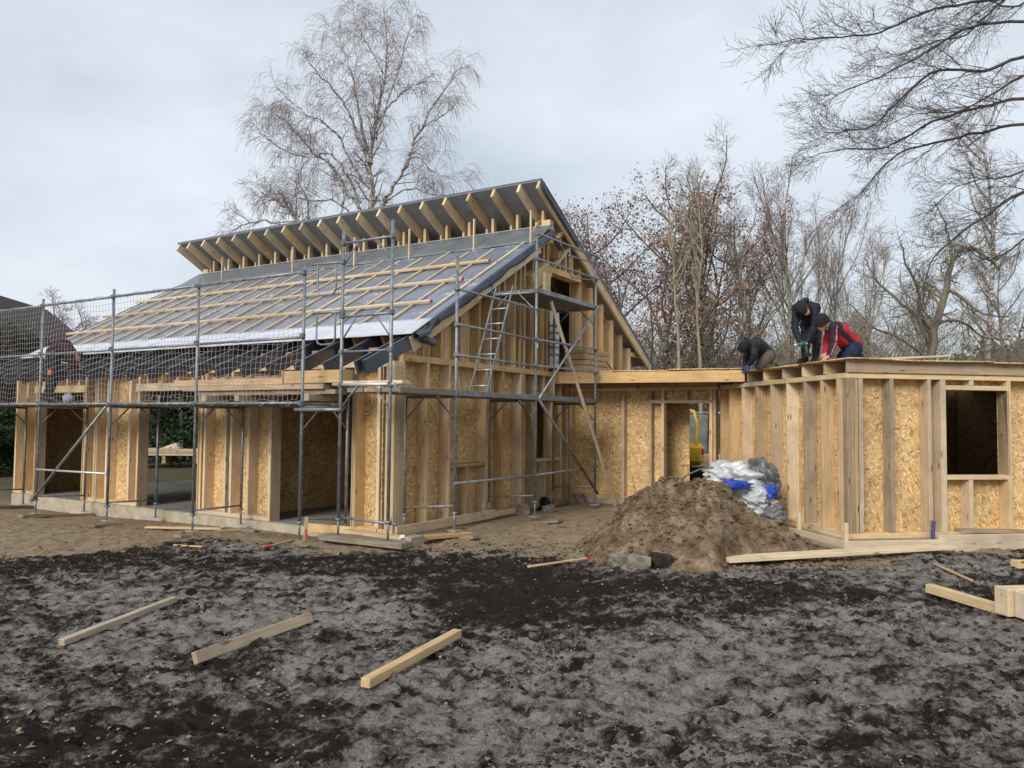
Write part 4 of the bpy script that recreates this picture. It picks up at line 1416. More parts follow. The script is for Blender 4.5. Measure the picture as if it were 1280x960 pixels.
def limb_px(base, D, pix, r0, r1, jit, rng, depth=0.0):
    """limb through photo pixels at distance D, as offsets from base, bowing in depth"""
    out_ = []
    n = len(pix)
    dz = 0
    for i, (x, y) in enumerate(pix):
        out_.append(at(x, y, D + depth * i / max(1, n - 1)) - base)
    # resample smooth
    pts = []
    for i in range(n - 1):
        p0 = out_[max(i - 1, 0)]; p1 = out_[i]; p2 = out_[i + 1]; p3 = out_[min(i + 2, n - 1)]
        for k in range(4):
            t = k / 4
            a = 2 * p1 + (p2 - p0) * t + (2 * p0 - 5 * p1 + 4 * p2 - p3) * t * t + (3 * p1 - p0 - 3 * p2 + p3) * t ** 3
            pts.append(a * 0.5 + Vector((rng.gauss(0, jit), rng.gauss(0, jit), rng.gauss(0, jit))))
    pts.append(out_[-1])
    return (pts, r0, r1)


rg = random.Random(11)
# the tall weeping birch behind the house
D = 30.0
b0 = at(464, 530, D); b0.z = 0
TB = lambda pix, r0, r1, dep=0.0: limb_px(b0, D, pix, r0 * 0.62, r1 * 0.6, 0.03, rg, dep)
birch_limbs = [
    TB([(468, 530), (468, 400), (467, 300), (463, 240), (462, 200), (468, 160), (478, 110), (484, 60), (480, 14)], 0.27, 0.025),
    TB([(463, 205), (450, 150), (441, 105), (430, 62), (418, 36)], 0.11, 0.02, 1.5),
    TB([(466, 230), (452, 180), (436, 140), (420, 115), (398, 92), (386, 76)], 0.10, 0.02, -2.0),
    TB([(468, 300), (476, 262), (492, 232), (508, 208), (516, 180), (530, 158), (550, 146), (568, 132)], 0.15, 0.03, -1.0),
    TB([(530, 158), (540, 135), (555, 115), (568, 92), (577, 84)], 0.07, 0.02, 1.0),
    TB([(512, 200), (524, 196), (536, 210), (556, 220), (574, 228)], 0.06, 0.02, -1.0),
    TB([(466, 320), (450, 262), (430, 236), (412, 206), (392, 190), (372, 168), (350, 146), (333, 130)], 0.14, 0.02, 1.5),
    TB([(452, 255), (436, 222), (414, 192), (388, 196), (360, 190), (338, 176), (326, 168)], 0.09, 0.02, -2.0),
    TB([(462, 235), (440, 205), (424, 172), (402, 150), (385, 145), (366, 128), (345, 110)], 0.09, 0.02, -1.0),
    TB([(473, 150), (490, 128), (508, 112), (520, 106), (534, 102)], 0.07, 0.02, 1.0),
    TB([(470, 175), (480, 140), (498, 90), (508, 50), (516, 24)], 0.07, 0.02, -1.5),
    TB([(466, 330), (440, 270), (415, 250), (385, 250), (355, 242), (330, 246)], 0.09, 0.02, -1.0),
    TB([(478, 90), (462, 60), (446, 30), (440, 10)], 0.05, 0.02, 1.0),
    TB([(474, 262), (500, 240), (520, 236), (540, 244), (560, 246), (575, 262)], 0.06, 0.015, 0.5),
]
tree('birch_tree', 'tall bare birch with drooping twigs rising behind the roof of the house', b0, birch_limbs,
     [dict(n=3.6, per_m=True, t0=0.28, len=1.25, ang=46, seg=5, wander=0.13, pull=0.02, rr=0.36, up=0.15, taper=0.35),
      dict(n=4.2, t0=0.15, len=0.95, ang=45, seg=4, wander=0.12, pull=-0.10, rr=0.5),
      dict(n=5.0, t0=0.15, len=1.0, ang=40, seg=5, wander=0.07, pull=-0.36, rr=0.6)],
     21, 'birch', 'twig_birch', 'bare trees behind the building site', rmin=0.0044, split=1)

# smaller birch left of it, half hidden by the clerestory
D = 34.0
b1 = at(352, 530, D); b1.z = 0
rg2 = random.Random(12)
T1 = lambda pix, r0, r1, dep=0.0: limb_px(b1, D, pix, r0, r1, 0.03, rg2, dep)
tree('birch_tree', 'low spreading bare birch crown just left of the tall birch above the roof', b1,
     [T1([(400, 530), (395, 400), (380, 300), (365, 268), (345, 250), (326, 240)], 0.16, 0.02),
      T1([(385, 310), (352, 282), (325, 275), (300, 284), (290, 290)], 0.07, 0.015, 1),
      T1([(378, 300), (385, 262), (380, 240), (372, 225)], 0.07, 0.015, -1),
      T1([(392, 330), (420, 280), (430, 250), (425, 232)], 0.07, 0.015, 1)],
     [dict(n=2.0, per_m=True, t0=0.45, len=1.5, ang=50, seg=5, wander=0.14, pull=0.02, rr=0.42, up=0.15),
      dict(n=5, t0=0.15, len=0.9, ang=45, seg=4, wander=0.12, pull=-0.08, rr=0.55),
      dict(n=4, t0=0.15, len=0.8, ang=40, seg=4, wander=0.08, pull=-0.25, rr=0.7)],
     22, 'birch', 'twig_birch', 'bare trees behind the building site')


def upright_limbs(H, r, n, rng, spread=0.35, lean=0.0, fork=0.3):
    tr = curve_branch(Vector((0, 0, 0)), Vector((lean, 0, 1)), H, 12, 0.05, Vector((0, 0, 0.05)), rng)
    L = [(tr, r, r * 0.12)]
    for k in range(n):
        t = fork + (0.85 - fork) * (k + rng.random() * 0.7) / n
        p, d = sample(tr, t)
        a = rng.uniform(0, 6.28)
        dd = (d + Vector((math.cos(a), math.sin(a), 0)) * spread * 2).normalized()
        L.append((curve_branch(p, dd, H * rng.uniform(0.34, 0.5) * (1.15 - 0.6 * t), 8, 0.09, Vector((0, 0, 0.11)), rng), r * (0.62 - 0.35 * t), 0.02))
    return L


LV_UP = [dict(n=2.6, per_m=True, t0=0.2, len=1.5, ang=42, seg=4, wander=0.12, pull=0.05, rr=0.42, up=0.1),
         dict(n=4.5, t0=0.15, len=0.85, ang=42, seg=4, wander=0.12, pull=0.03, rr=0.55),
         dict(n=3.6, t0=0.1, len=0.55, ang=42, seg=3, wander=0.12, pull=0.0, rr=0.7)]
# oak holding its brown leaves
D = 31.0
oak_b = at(822, 530, D); oak_b.z = 0
rg3 = random.Random(31)
oak_l = upright_limbs(11.4, 0.125, 15, rg3, 0.85, 0.0, 0.2)
oak = tree('oak_tree', 'oak still holding its brown leaves, directly right of the house gable', oak_b, oak_l,
           [dict(n=2.3, per_m=True, t0=0.15, len=1.8, ang=48, seg=4, wander=0.16, pull=0.03, rr=0.45),
            dict(n=4.6, t0=0.12, len=0.9, ang=45, seg=3, wander=0.16, pull=0.0, rr=0.55),
            dict(n=3.0, t0=0.1, len=0.5, ang=45, seg=3, wander=0.15, pull=0.0, rr=0.7)],
           32, 'bark_dark', 'twig', 'bare trees behind the building site', leaf=('leaf_brown', 2.3, 0.12, 0.14))
for x_, d_, a_, s_, lab in ((776, 33, 3.0, (1.0, 0.93), 'broad brown-leaved oak at the left of the main oak, against the gable'), (872, 33.5, 5.2, (0.95, 0.90), 'brown-leaved oak at the right of the main oak')):
    p = at(x_, 530, d_); p.z = 0
    copy_tree(oak, p, a_, s_, lab)
p = at(738, 530, 34); p.z = 0
copy_tree(oak, p, 2.1, (0.72, 0.80), 'smaller brown-leaved oak showing just above the right roof slope of the house')
p = at(1090, 530, 42); p.z = 0
copy_tree(oak, p, 1.0, (0.75, 0.66), 'thin brown-leaved oak far behind the worker in the red jacket')

# tall bare tree topping the oak
D = 34.0
p = at(880, 530, D); p.z = 0
rg4 = random.Random(41)
ash_l = upright_limbs(12.6, 0.12, 11, rg4, 0.42, -0.03, 0.4)
ash_t = tree('bare_tree', 'tall bare tree whose bent top rises above the brown oak', p, ash_l, LV_UP, 42, 'bark', 'twig_olive', 'bare trees behind the building site')
p = at(700, 530, 46); p.z = 0
copy_tree(ash_t, p, 3.3, (0.9, 0.93), 'faint bare tree peeping over the peak of the upper roof')

for x_, d_, a_, s_, lab in ((930, 40, 0.7, (0.95, 0.80), 'bare tree with thin branches behind the left of the kneeling worker'), (1150, 40, 2.9, (0.9, 0.74), 'bare tree with thin branches behind the crooked dark tree'), (1265, 44, 4.2, (1.0, 0.9), 'bare tree with thin branches at the right edge under the beech boughs'), (1075, 36, 3.7, (0.8, 0.55), 'short bare tree directly behind the worker in the red jacket')):
    p = at(x_, 530, d_); p.z = 0
    copy_tree(ash_t, p, a_, s_, lab)

# two slim pale trunks in front of the oak
for k, (x0, x1, yt, d, lab, sd) in enumerate(((850, 836, 265, 25, 'slim pale trunk leaning left in front of the brown oak', 51), (876, 872, 250, 26, 'slim greenish upright trunk in front of the brown oak', 53))):
    p = at(x0, 530, d); p.z = 0
    rgk = random.Random(sd)
    tr_ = limb_px(p, d, [(x0, 532), (x0 - 1, 450), (x0 - 5, 380), (x1 + 6, 320), (x1, yt)], 0.065, 0.015, 0.02, rgk)
    L = [tr_]
    for q in range(7):
        t_ = 0.5 + 0.45 * q / 7
        pp, dd = sample(tr_[0], t_)
        a = rgk.uniform(0, 6.28)
        L.append((curve_branch(pp, (dd + Vector((math.cos(a), math.sin(a), 0.2)) * 0.8).normalized(), 1.6, 6, 0.1, Vector((0, 0, 0.1)), rgk), 0.035, 0.01))
    tree('young_tree', lab, p, L, [dict(n=2.5, per_m=True, t0=0.3, len=0.7, ang=45, seg=4, wander=0.12, pull=0.03, rr=0.5), dict(n=3, t0=0.1, len=0.4, ang=45, seg=3, wander=0.12, pull=0.0, rr=0.6)],
         sd, 'bark_pale', 'twig_olive', 'bare trees behind the building site')

# stands of birch with upright sprays
rg5 = random.Random(61)
D = 33.0
p = at(975, 530, D); p.z = 0
L = []
for k, (dx, H) in enumerate(((-1.0, 10.6), (0.2, 11.9), (1.2, 11.0))):
    for pts, r0, r1 in upright_limbs(H, 0.085, 8, rg5, 0.26, 0.06 * (k - 1), 0.35):
        L.append(([q + Vector((dx, 0.4 * k, 0)) for q in pts], r0, r1))
bs = tree('birch_tree', 'clump of three slender bare birches behind the standing worker', p, L,
          [dict(n=2.4, per_m=True, t0=0.25, len=1.3, ang=36, seg=4, wander=0.10, pull=0.08, rr=0.42, up=0.2),
           dict(n=4.4, t0=0.15, len=0.8, ang=34, seg=4, wander=0.10, pull=0.03, rr=0.55),
           dict(n=3.2, t0=0.1, len=0.55, ang=34, seg=3, wander=0.10, pull=-0.05, rr=0.7)],
          62, 'bark_pale', 'twig_birch', 'bare trees behind the building site')
p = at(1048, 530, 40); p.z = 0
copy_tree(bs, p, 2.2, (0.9, 1.05), 'second clump of slender bare birches, farther back, above the red-jacketed worker')
# birch with the white trunk at the right
rg6 = random.Random(71)
D = 32.0
p = at(1236, 530, D); p.z = 0
wl = limb_px(p, D, [(1236, 532), (1235, 450), (1238, 380), (1241, 320), (1238, 250), (1230, 190), (1234, 150)], 0.13, 0.02, 0.02, rg6)
L = [wl]
for q in range(12):
    pp, dd = sample(wl[0], 0.42 + 0.55 * q / 12)
    a = rg6.uniform(0, 6.28)
    L.append((curve_branch(pp, (dd + Vector((math.cos(a), math.sin(a), 0.1)) * 0.7).normalized(), 2.6, 7, 0.1, Vector((0, 0, 0.1)), rg6), 0.05, 0.012))
tree('birch_tree', 'single birch with a bright white trunk near the right edge', p, L,
     [dict(n=2.4, per_m=True, t0=0.2, len=1.1, ang=42, seg=4, wander=0.12, pull=0.03, rr=0.45), dict(n=4, t0=0.15, len=0.7, ang=40, seg=4, wander=0.1, pull=-0.08, rr=0.55), dict(n=3, t0=0.1, len=0.5, ang=38, seg=3, wander=0.1, pull=-0.15, rr=0.7)],
     72, 'birch', 'twig_birch', 'bare trees behind the building site')
# crooked dark tree
rg7 = random.Random(81)
D = 27.0
p = at(1166, 530, D); p.z = 0
C_ = lambda pix, r0, r1, dep=0.0: limb_px(p, D, pix, r0, r1, 0.02, rg7, dep)
tree('crooked_tree', 'crooked dark-barked tree bending right behind the annex roof', p,
     [C_([(1163, 532), (1164, 450), (1168, 410), (1180, 372), (1186, 340), (1196, 316), (1216, 310), (1232, 322), (1250, 338)], 0.17, 0.03),
      C_([(1166, 420), (1140, 390), (1118, 372), (1096, 350), (1080, 322)], 0.08, 0.02, 1),
      C_([(1182, 360), (1206, 376), (1228, 392), (1262, 396)], 0.07, 0.02, -1),
      C_([(1190, 330), (1186, 300), (1180, 275), (1168, 252)], 0.06, 0.02, 1),
      C_([(1165, 440), (1150, 400), (1146, 360), (1132, 330), (1126, 300)], 0.07, 0.02, -1),
      C_([(1170, 405), (1200, 400), (1226, 420), (1250, 424)], 0.06, 0.02, 0.5),
      C_([(1164, 450), (1120, 420), (1090, 408), (1062, 380)], 0.06, 0.02, 0.5)],
     [dict(n=3.4, per_m=True, t0=0.2, len=1.3, ang=55, seg=5, wander=0.2, pull=0.02, rr=0.45), dict(n=4.5, t0=0.1, len=0.8, ang=50, seg=4, wander=0.18, pull=-0.02, rr=0.55), dict(n=3.2, t0=0.1, len=0.5, ang=45, seg=3, wander=0.15, pull=-0.04, rr=0.7)],
     82, 'bark', 'twig_olive', 'bare trees behind the building site')

# the beech whose boughs reach in from the right
rg8 = random.Random(91)
D = 17.0
bb = at(1560, 530, D + 1.5); bb.z = 0


def bough(z, r0, r1, zc, dep=0.0):
    pix = [(900 + 0.479 * a, 0.479 * b) for a, b in zc]
    return limb_px(bb, D, pix, r0 * 0.52, r1 * 0.55, 0.012, rg8, dep)


trunk = [(Vector((0, 0, 0)) + Vector((0.1 * math.sin(k), 0, k * 1.5))) for k in range(12)]
boughs = [(trunk, 0.34, 0.10),
          bough(0, 0.085, 0.012, [(1370, 30), (1000, -60), (820, -20), (690, 2), (560, 22), (440, 75), (340, 96), (230, 98), (130, 118)], -3),
          bough(0, 0.09, 0.012, [(1370, 120), (1000, 50), (793, 56), (650, 72), (540, 135), (420, 200), (330, 235), (262, 275)], 1.5),
          bough(0, 0.095, 0.012, [(1370, 240), (1000, 150), (793, 150), (690, 185), (570, 182), (480, 250), (400, 325), (310, 343), (270, 346)], -1.5),
          bough(0, 0.10, 0.012, [(1370, 400), (1000, 280), (793, 260), (680, 280), (560, 316), (430, 384), (300, 392), (235, 412)], 0.5),
          bough(0, 0.09, 0.012, [(1370, 460), (1000, 350), (793, 326), (680, 346), (560, 374), (480, 392), (420, 440), (365, 505), (258, 580)], 2.5),
          bough(0, 0.10, 0.012, [(1370, 640), (1000, 470), (793, 500), (700, 560), (620, 612), (548, 690), (530, 770)], -1.0),
          bough(0, 0.08, 0.012, [(1370, -150), (1000, -120), (800, -40), (720, 20), (640, 90), (560, 110), (480, 140), (380, 160)], 3.0),
          bough(0, 0.07, 0.012, [(1370, 300), (1000, 210), (820, 190), (720, 240), (620, 290), (500, 300), (420, 340)], 3.5),
          bough(0, 0.07, 0.012, [(1370, -100), (900, -30), (760, 20), (680, -10), (560, -30)], 1.0),
          bough(0, 0.07, 0.012, [(1370, 560), (1000, 420), (850, 420), (760, 460), (680, 470), (600, 500), (540, 560)], 2.0),
          bough(0, 0.07, 0.012, [(1370, 700), (1000, 560), (830, 600), (760, 650), (690, 680), (640, 640)], 1.0)]
tree('beech_tree', 'big bare beech reaching long dark boughs in from the right edge', bb, boughs,
     [dict(n=2.6, per_m=True, t0=0.3, len=1.7, ang=30, seg=6, wander=0.06, pull=-0.02, rr=0.36, flat=0.0, taper=0.5),
      dict(n=7.5, t0=0.12, len=0.72, ang=36, seg=4, wander=0.09, pull=0.03, rr=0.5),
      dict(n=3.4, t0=0.1, len=0.34, ang=40, seg=3, wander=0.1, pull=0.03, rr=0.7)],
     92, 'bark_beech', 'twig_dark', 'bare trees behind the building site', rmin=0.0036)

# far trees behind the left end of the house
rg9 = random.Random(95)
L = upright_limbs(9.0, 0.14, 9, rg9, 0.4, 0, 0.25)
p = at(112, 530, 62); p.z = 0
ft = tree('bare_tree', 'distant pale bare tree seen through the middle of the safety net', p, L, LV_UP, 96, 'bark', 'twig_birch', 'distant trees at the left', rmin=0.012)
for k, (x, d, s, lab) in enumerate(((70, 60, 1.05, 'distant pale bare tree right of the dark roof, leftmost through the net'), (150, 66, 0.95, 'distant pale bare tree meeting the left roof edge'), (30, 70, 0.9, 'distant bare tree mostly hidden by the dark neighbouring house'))):
    p = at(x, 530, d); p.z = 0
    copy_tree(ft, p, 1.3 * k + 0.4, (s * 1.2, s), lab)

# tangled undergrowth along the back of the plot
def thicket(name, label, x0, x1, y0, y1, h0, h1, n, seed, mat, r=0.013):
    rng = random.Random(seed)
    lines = []
    for _ in range(n):
        x = rng.uniform(x0, x1); y = rng.uniform(y0, y1)
        H = rng.uniform(h0, h1) * (0.7 + 0.5 * float(vnoise(np.array([x * 0.45]), np.array([y * 0.4]), seed)[0]))
        d = Vector((rng.gauss(0, 0.3), rng.gauss(0, 0.3), 1))
        pts = curve_branch(Vector((x, y, 0)), d, H, 7, 0.16, Vector((0, 0, -0.02)), rng)
        lines.append((pts, [r * 1.3 * (1 - 0.1 * i) for i in range(8)]))
        for k in range(9):
            q, dd = sample(pts, rng.uniform(0.25, 1))
            s_ = curve_branch(q, dd + Vector((rng.gauss(0, 0.7), rng.gauss(0, 0.7), rng.gauss(0.1, 0.5))), rng.uniform(0.5, 1.4), 4, 0.25, Vector((0, 0, -0.05)), rng)
            lines.append((s_, [r * 0.62 * (1 - 0.15 * i) for i in range(5)]))
    V, Q = poly_tubes(lines, 3)
    o = obj(name, np_mesh(V, Q, M[mat]))
    tag(o, label, kind='stuff')
    return o


thicket('undergrowth', 'tangled bare undergrowth behind link wing and annex', 4.0, 15.0, 31, 38, 4.6, 7.0, 2100, 5, 'twig_olive')
thicket('undergrowth', 'tangled bare undergrowth at the right behind the annex', 13.0, 31.0, 31, 40, 4.6, 7.0, 1700, 6, 'twig_olive')


def evergreen(name, label, loc, W, H, n, seed, mat, size, group, cat='shrub', conic=False):
    rng = random.Random(seed)
    t = thing(name, label, cat, loc, 0, group)
    tr_ = curve_branch(Vector((0, 0, 0)), Vector((0, 0, 1)), H * 0.9, 8, 0.03, Vector((0, 0, 0.05)), rng)
    lines = [(tr_, [0.12 * (1 - 0.1 * i) for i in range(9)])]
    V_, Q_ = [], []
    clumps = []
    for k in range(46):
        z = rng.uniform(0.06, 0.98)
        rad = (1 - z) ** 0.75 if conic else math.sin(math.pi * min(0.97, 0.18 + 0.78 * z)) ** 0.6
        a = rng.uniform(0, 6.28)
        rr = W * 0.5 * rad * math.sqrt(rng.uniform(0.15, 1)) * rng.uniform(0.75, 1.15)
        c = Vector((math.cos(a) * rr, math.sin(a) * rr, z * H))
        clumps.append((c, W * 0.16 * rng.uniform(0.6, 1.25)))
        p0, _d = sample(tr_, min(0.98, z))
        lines.append(([p0, p0.lerp(c, 0.5) + Vector((0, 0, 0.1)), c], [0.03, 0.02, 0.01]))
    for _ in range(n):
        c, s = clumps[rng.randrange(len(clumps))]
        u = Vector((rng.gauss(0, 1), rng.gauss(0, 1), rng.gauss(0, 0.8)))
        q = c + u * s * 0.62
        d = Vector((rng.gauss(0, 1), rng.gauss(0, 1), rng.gauss(0, 0.6))).normalized()
        w = perp(d, rng)
        L = size * rng.uniform(0.6, 1.3)
        b = len(V_)
        V_ += [tuple(q), tuple(q + d * L * 0.5 + w * L * 0.28), tuple(q + d * L), tuple(q + d * L * 0.5 - w * L * 0.28)]
        Q_.append((b, b + 1, b + 2, b + 3))
    V, Q = poly_tubes(lines[:1], 6); obj('trunk', np_mesh(V, Q, M['bark_dark']), None, t)
    V, Q = poly_tubes(lines[1:], 4); obj('branches', np_mesh(V, Q, M['bark_dark']), None, t)
    obj('foliage', np_mesh(np.array(V_), np.array(Q_), M[mat], smooth=False), None, t)
    return t


p = at(1262, 530, 48); p.z = 0
pine = evergreen('pine_tree', 'dull green pine low above the annex roof at the right edge', p, 5.0, 6.9, 5200, 7, 'needle', 0.34, 'evergreens beyond the plot', 'tree')
p = at(1300, 530, 50); p.z = 0
copy_tree(pine, p, 2, (1.1, 1.08), 'second dull green pine, partly outside the right edge')
p = at(1215, 530, 52); p.z = 0
copy_tree(pine, p, 4, (0.9, 0.9), 'smaller dull green pine left of the white-trunked birch')
# evergreens seen through the openings and at the left edge
p = at(196, 530, 33); p.z = 0
ev = evergreen('evergreen_shrub', 'dark evergreen seen through the left part of the second wall opening', p, 3.4, 5.9, 11000, 8, 'leaf_green', 0.16, 'evergreens beyond the plot')
p = at(228, 530, 31); p.z = 0
copy_tree(ev, p, 1.2, (1.0, 1.05), 'dark evergreen seen through the right part of the second wall opening')
p = at(258, 530, 34); p.z = 0
copy_tree(ev, p, 2.6, (1.0, 1.0), 'dark evergreen behind the house, mostly hidden by its wall')
p = at(6, 530, 30); p.z = 0
copy_tree(ev, p, 3.9, (1.1, 0.85), 'tall dark evergreen under the scaffold deck at the left edge')
p = at(-40, 530, 28); p.z = 0
copy_tree(ev, p, 5.0, (1.1, 0.8), 'dark evergreen just outside the left edge')
p = at(4, 600, 25.5); p.z = -0.15
copy_tree(ev, p, 0.6, (0.72, 0.24), 'low clipped dark shrub left of the house corner')
p = at(-24, 600, 24.5); p.z = -0.15
copy_tree(ev, p, 1.9, (0.72, 0.255), 'low clipped dark shrub at the extreme left edge')

# ------------------------------------------------------------------ dark neighbouring house at the left
nb_p = at(-84, 530, 31)
nb_p.z = 0
nbh = thing('neighbour_house', 'dark brown neighbouring house with steep roof behind the net at left', 'house', nb_p, R(8))
hw, hh, rh = 4.4, 3.4, 7.05
me = mesh_from([(-hw, 0, 0), (hw, 0, 0), (hw, 0, hh), (0, 0, rh), (-hw, 0, hh), (-hw, 9, 0), (hw, 9, 0), (hw, 9, hh), (0, 9, rh), (-hw, 9, hh)],
               [(0, 1, 2, 3, 4), (9, 8, 7, 6, 5), (1, 6, 7, 2), (0, 4, 9, 5)])
me.materials.append(M['cladding'])
obj('wall', me, None, nbh)
sl = math.hypot(hw + 0.6, (rh - hh) * (hw + 0.6) / hw)
for s in (-1, 1):
    top_ = Vector((0, 4.5, rh + 0.14)); bot = Vector((s * (hw + 0.6), 4.5, rh + 0.14 - (rh - hh) * (hw + 0.6) / hw))
    beam(nbh, 'roof', bot, top_, 10.0, 0.16, 'roof_dark', up=(s * 0.6, 0, 1), bev=0.02)
    beam(nbh, 'bargeboard', bot + Vector((0, -5.02, -0.08)), top_ + Vector((0, -5.02, -0.08)), 0.04, 0.24, 'cladding', up=(s * 0.6, 0, 1))
for k in range(17):
    x = -hw + 0.26 + k * 0.52
    top_z = min(hh + (rh - hh) * (1 - abs(x) / hw), 99) - 0.12
    beam(nbh, 'cladding_board', (x, -0.02, 0.3), (x, -0.02, top_z), 0.49, 0.03, 'cladding', up=(0, 1, 0), bev=0.01)
for x in (0.9, 2.3):
    w_ = beam(nbh, 'window', (x, -0.05, 3.0), (x, -0.05, 4.45), 1.15, 0.05, 'wood_dirty', up=(0, 1, 0), bev=0.01)
    for sx in (-1, 1):
        q = obj('pane', box_mesh(1.30, 0.50, 0.02, M['glass'], 0.003), None, w_)
        q.location = (0.075, sx * 0.275, -0.03 if w_.matrix_local[1][2] > 0 else 0.03)
# ------------------------------------------------------------------ things behind the site, seen through openings
tp_ = at(212, 584, 29.5)
st = thing('timber_stack', 'stack of pale planed boards on the ground seen through the second opening', 'timber stack', (tp_.x, tp_.y, 0), R(6))
for k in range(4):
    for j in range(3):
        if k == 3 and j == 1: continue
        beam(st, 'board', (-1.5 + 0.1 * ((k * 3 + j) % 4), -0.5 + j * 0.48, 0.32 + k * 0.06), (1.6 + 0.06 * ((k + j) % 3), -0.5 + j * 0.48, 0.32 + k * 0.06), 0.46, 0.055, 'wood_grey' if (k + j) % 3 else 'wood')
for x in (-1.1, 0, 1.2):
    beam(st, 'bearer', (x, -0.7, 0.2), (x, 0.7, 0.2), 0.12, 0.16, 'wood_grey')
    beam(st, 'bearer_foot', (x, -0.7, 0.06), (x, 0.7, 0.06), 0.14, 0.12, 'wood_grey')
me = mesh_from([(-0.3, -0.2, 0.535), (0.42, -0.2, 0.535), (0.26, -0.15, 0.75), (-0.3, 0.2, 0.535), (0.42, 0.2, 0.535), (0.26, 0.25, 0.75)], [(0, 1, 2), (5, 4, 3), (0, 3, 4, 1), (1, 4, 5, 2), (2, 5, 3, 0)])
me.materials.append(M['wood_pale'])
tag(obj('offcut', me, None, None, Matrix.Translation(st.location)), 'triangular wooden offcut lying on the board stack behind the house', 'offcut')

# mini excavator behind the link wing
ep = at(842, 600, 21.5); ep.z = 0
ex = thing('mini_excavator', 'yellow and black compact digger glimpsed through the open doorway', 'excavator', ep, R(-14))
for s in (-1, 1):
    bm = bmesh.new()
    n_ = 26
    for k in range(n_):
        a = 2 * math.pi * k / n_
        bm.verts.new((0.62 * math.copysign(1, math.cos(a)) + 0.22 * math.cos(a), -0.14, 0.24 + 0.22 * math.sin(a)))
    f_ = bm.faces.new(bm.verts)
    ret = bmesh.ops.extrude_face_region(bm, geom=[f_])
    bmesh.ops.translate(bm, verts=[v for v in ret['geom'] if isinstance(v, bmesh.types.BMVert)], vec=(0, 0.28, 0))
    bmesh.ops.recalc_face_normals(bm, faces=bm.faces)
    me = bpy.data.meshes.new('m'); bm.to_mesh(me); bm.free(); me.materials.append(M['black'])
    obj('track', me, None, ex, Matrix.Translation((0, s * 0.5, 0)))
beam(ex, 'undercarriage', (-0.5, 0, 0.40), (0.5, 0, 0.40), 0.7, 0.22, 'black', bev=0.03)
beam(ex, 'engine_cover', (-0.25, 0, 0.86), (0.82, 0, 0.86), 1.15, 0.60, 'yellow', bev=0.16)
beam(ex, 'rear_light', (0.74, -0.46, 0.95), (0.825, -0.46, 0.95), 0.17, 0.17, 'red', bev=0.05)
beam(ex, 'seat', (-0.35, 0.1, 0.95), (0.1, 0.1, 0.95), 0.45, 0.12, 'black', bev=0.04)
for s in (-0.48, 0.48):
    bent_tube(ex, 'roll_bar', [(0.62, s, 1.1), (0.64, s, 1.7), (0.55, s, 2.02), (0.35, s, 2.1), (-0.55, s, 2.1)], 0.045, 'yellow')
for z in (1.25, 1.45, 1.65, 1.85):
    tube(ex, 'grille_bar', (0.63, -0.46, z), (0.63, 0.46, z), 0.04, 'black')
beam(ex, 'canopy', (-0.6, 0, 2.16), (0.5, 0, 2.16), 1.1, 0.06, 'black', bev=0.02)
bent_tube(ex, 'boom', [(-0.6, -0.1, 0.8), (-1.1, -0.1, 1.7), (-1.7, -0.1, 2.0), (-2.2, -0.1, 1.8)], 0.11, 'yellow')
bent_tube(ex, 'dipper', [(-2.2, -0.1, 1.85), (-2.45, -0.1, 1.2), (-2.35, -0.1, 0.7)], 0.08, 'yellow')
tube(ex, 'ram', (-0.75, -0.1, 0.75), (-1.55, -0.1, 1.75), 0.035, 'alu')
beam(ex, 'bucket', (-2.55, -0.1, 0.45), (-2.15, -0.1, 0.30), 0.4, 0.34, 'black', bev=0.06)

fp = at(877, 600, 25.0); fp.z = 0
fn = thing('site_fence', 'mesh site fence panel with grey cloth seen through the open doorway', 'fence', fp, R(4))
sheetm = roofless = None
gs = np.linspace(-2.6, 0.22, 30); hs = np.linspace(0.25, 1.98, 12)
A_, B_ = np.meshgrid(gs, hs)
V = np.stack([A_, (fbm(A_ * 2.4, B_ * 1.3, 61, 3) - 0.5) * 0.14, B_], -1).reshape(-1, 3)
idx = np.arange(V.shape[0]).reshape(12, 30)
Q = np.stack([idx[:-1, :-1], idx[:-1, 1:], idx[1:, 1:], idx[1:, :-1]], -1).reshape(-1, 4)
obj('privacy_cloth', np_mesh(V, Q, M['mesh_cloth']), None, fn).modifiers.new('t', 'SOLIDIFY').thickness = 0.006
for x in (-2.7, 0.06, 0.38, 1.9):
    tube(fn, 'post', (x + (0.12 if x in (0.06,) else 0), -0.06, 0), (x + (0.24 if x == 0.06 else 0), -0.06, 2.05), 0.021, 'alu')
tube(fn, 'top_rail', (-2.7, -0.06, 2.03), (0.3, -0.06, 2.03), 0.021, 'alu')
tube(fn, 'top_rail', (0.36, -0.06, 2.03), (1.9, -0.06, 2.03), 0.021, 'alu')
for k in range(14):
    tube(fn, 'mesh_wire', (0.42 + k * 0.11, -0.06, 0.1), (0.42 + k * 0.11, -0.06, 2.0), 0.005, 'alu', 4)
beam(fn, 'base_block', (-2.9, -0.06, 0.06), (-2.4, -0.06, 0.06), 0.22, 0.12, 'concrete'); beam(fn, 'base_block', (0.05, -0.06, 0.06), (0.6, -0.06, 0.06), 0.22, 0.12, 'concrete')
q = at(886, 568, 23.2)
pb = thing('timber_stack', 'short pack of pale boards beside the digger beyond the doorway', 'timber stack', (q.x, q.y, 0), R(5))
for k in range(5):
    beam(pb, 'board', (-0.45, 0, 0.45 + k * 0.07), (1.2, 0, 0.45 + k * 0.07), 0.5, 0.066, 'wood_pale')
for x in (-0.2, 0.9):
    beam(pb, 'bearer', (x, -0.3, 0.2), (x, 0.3, 0.2), 0.14, 0.40, 'black')

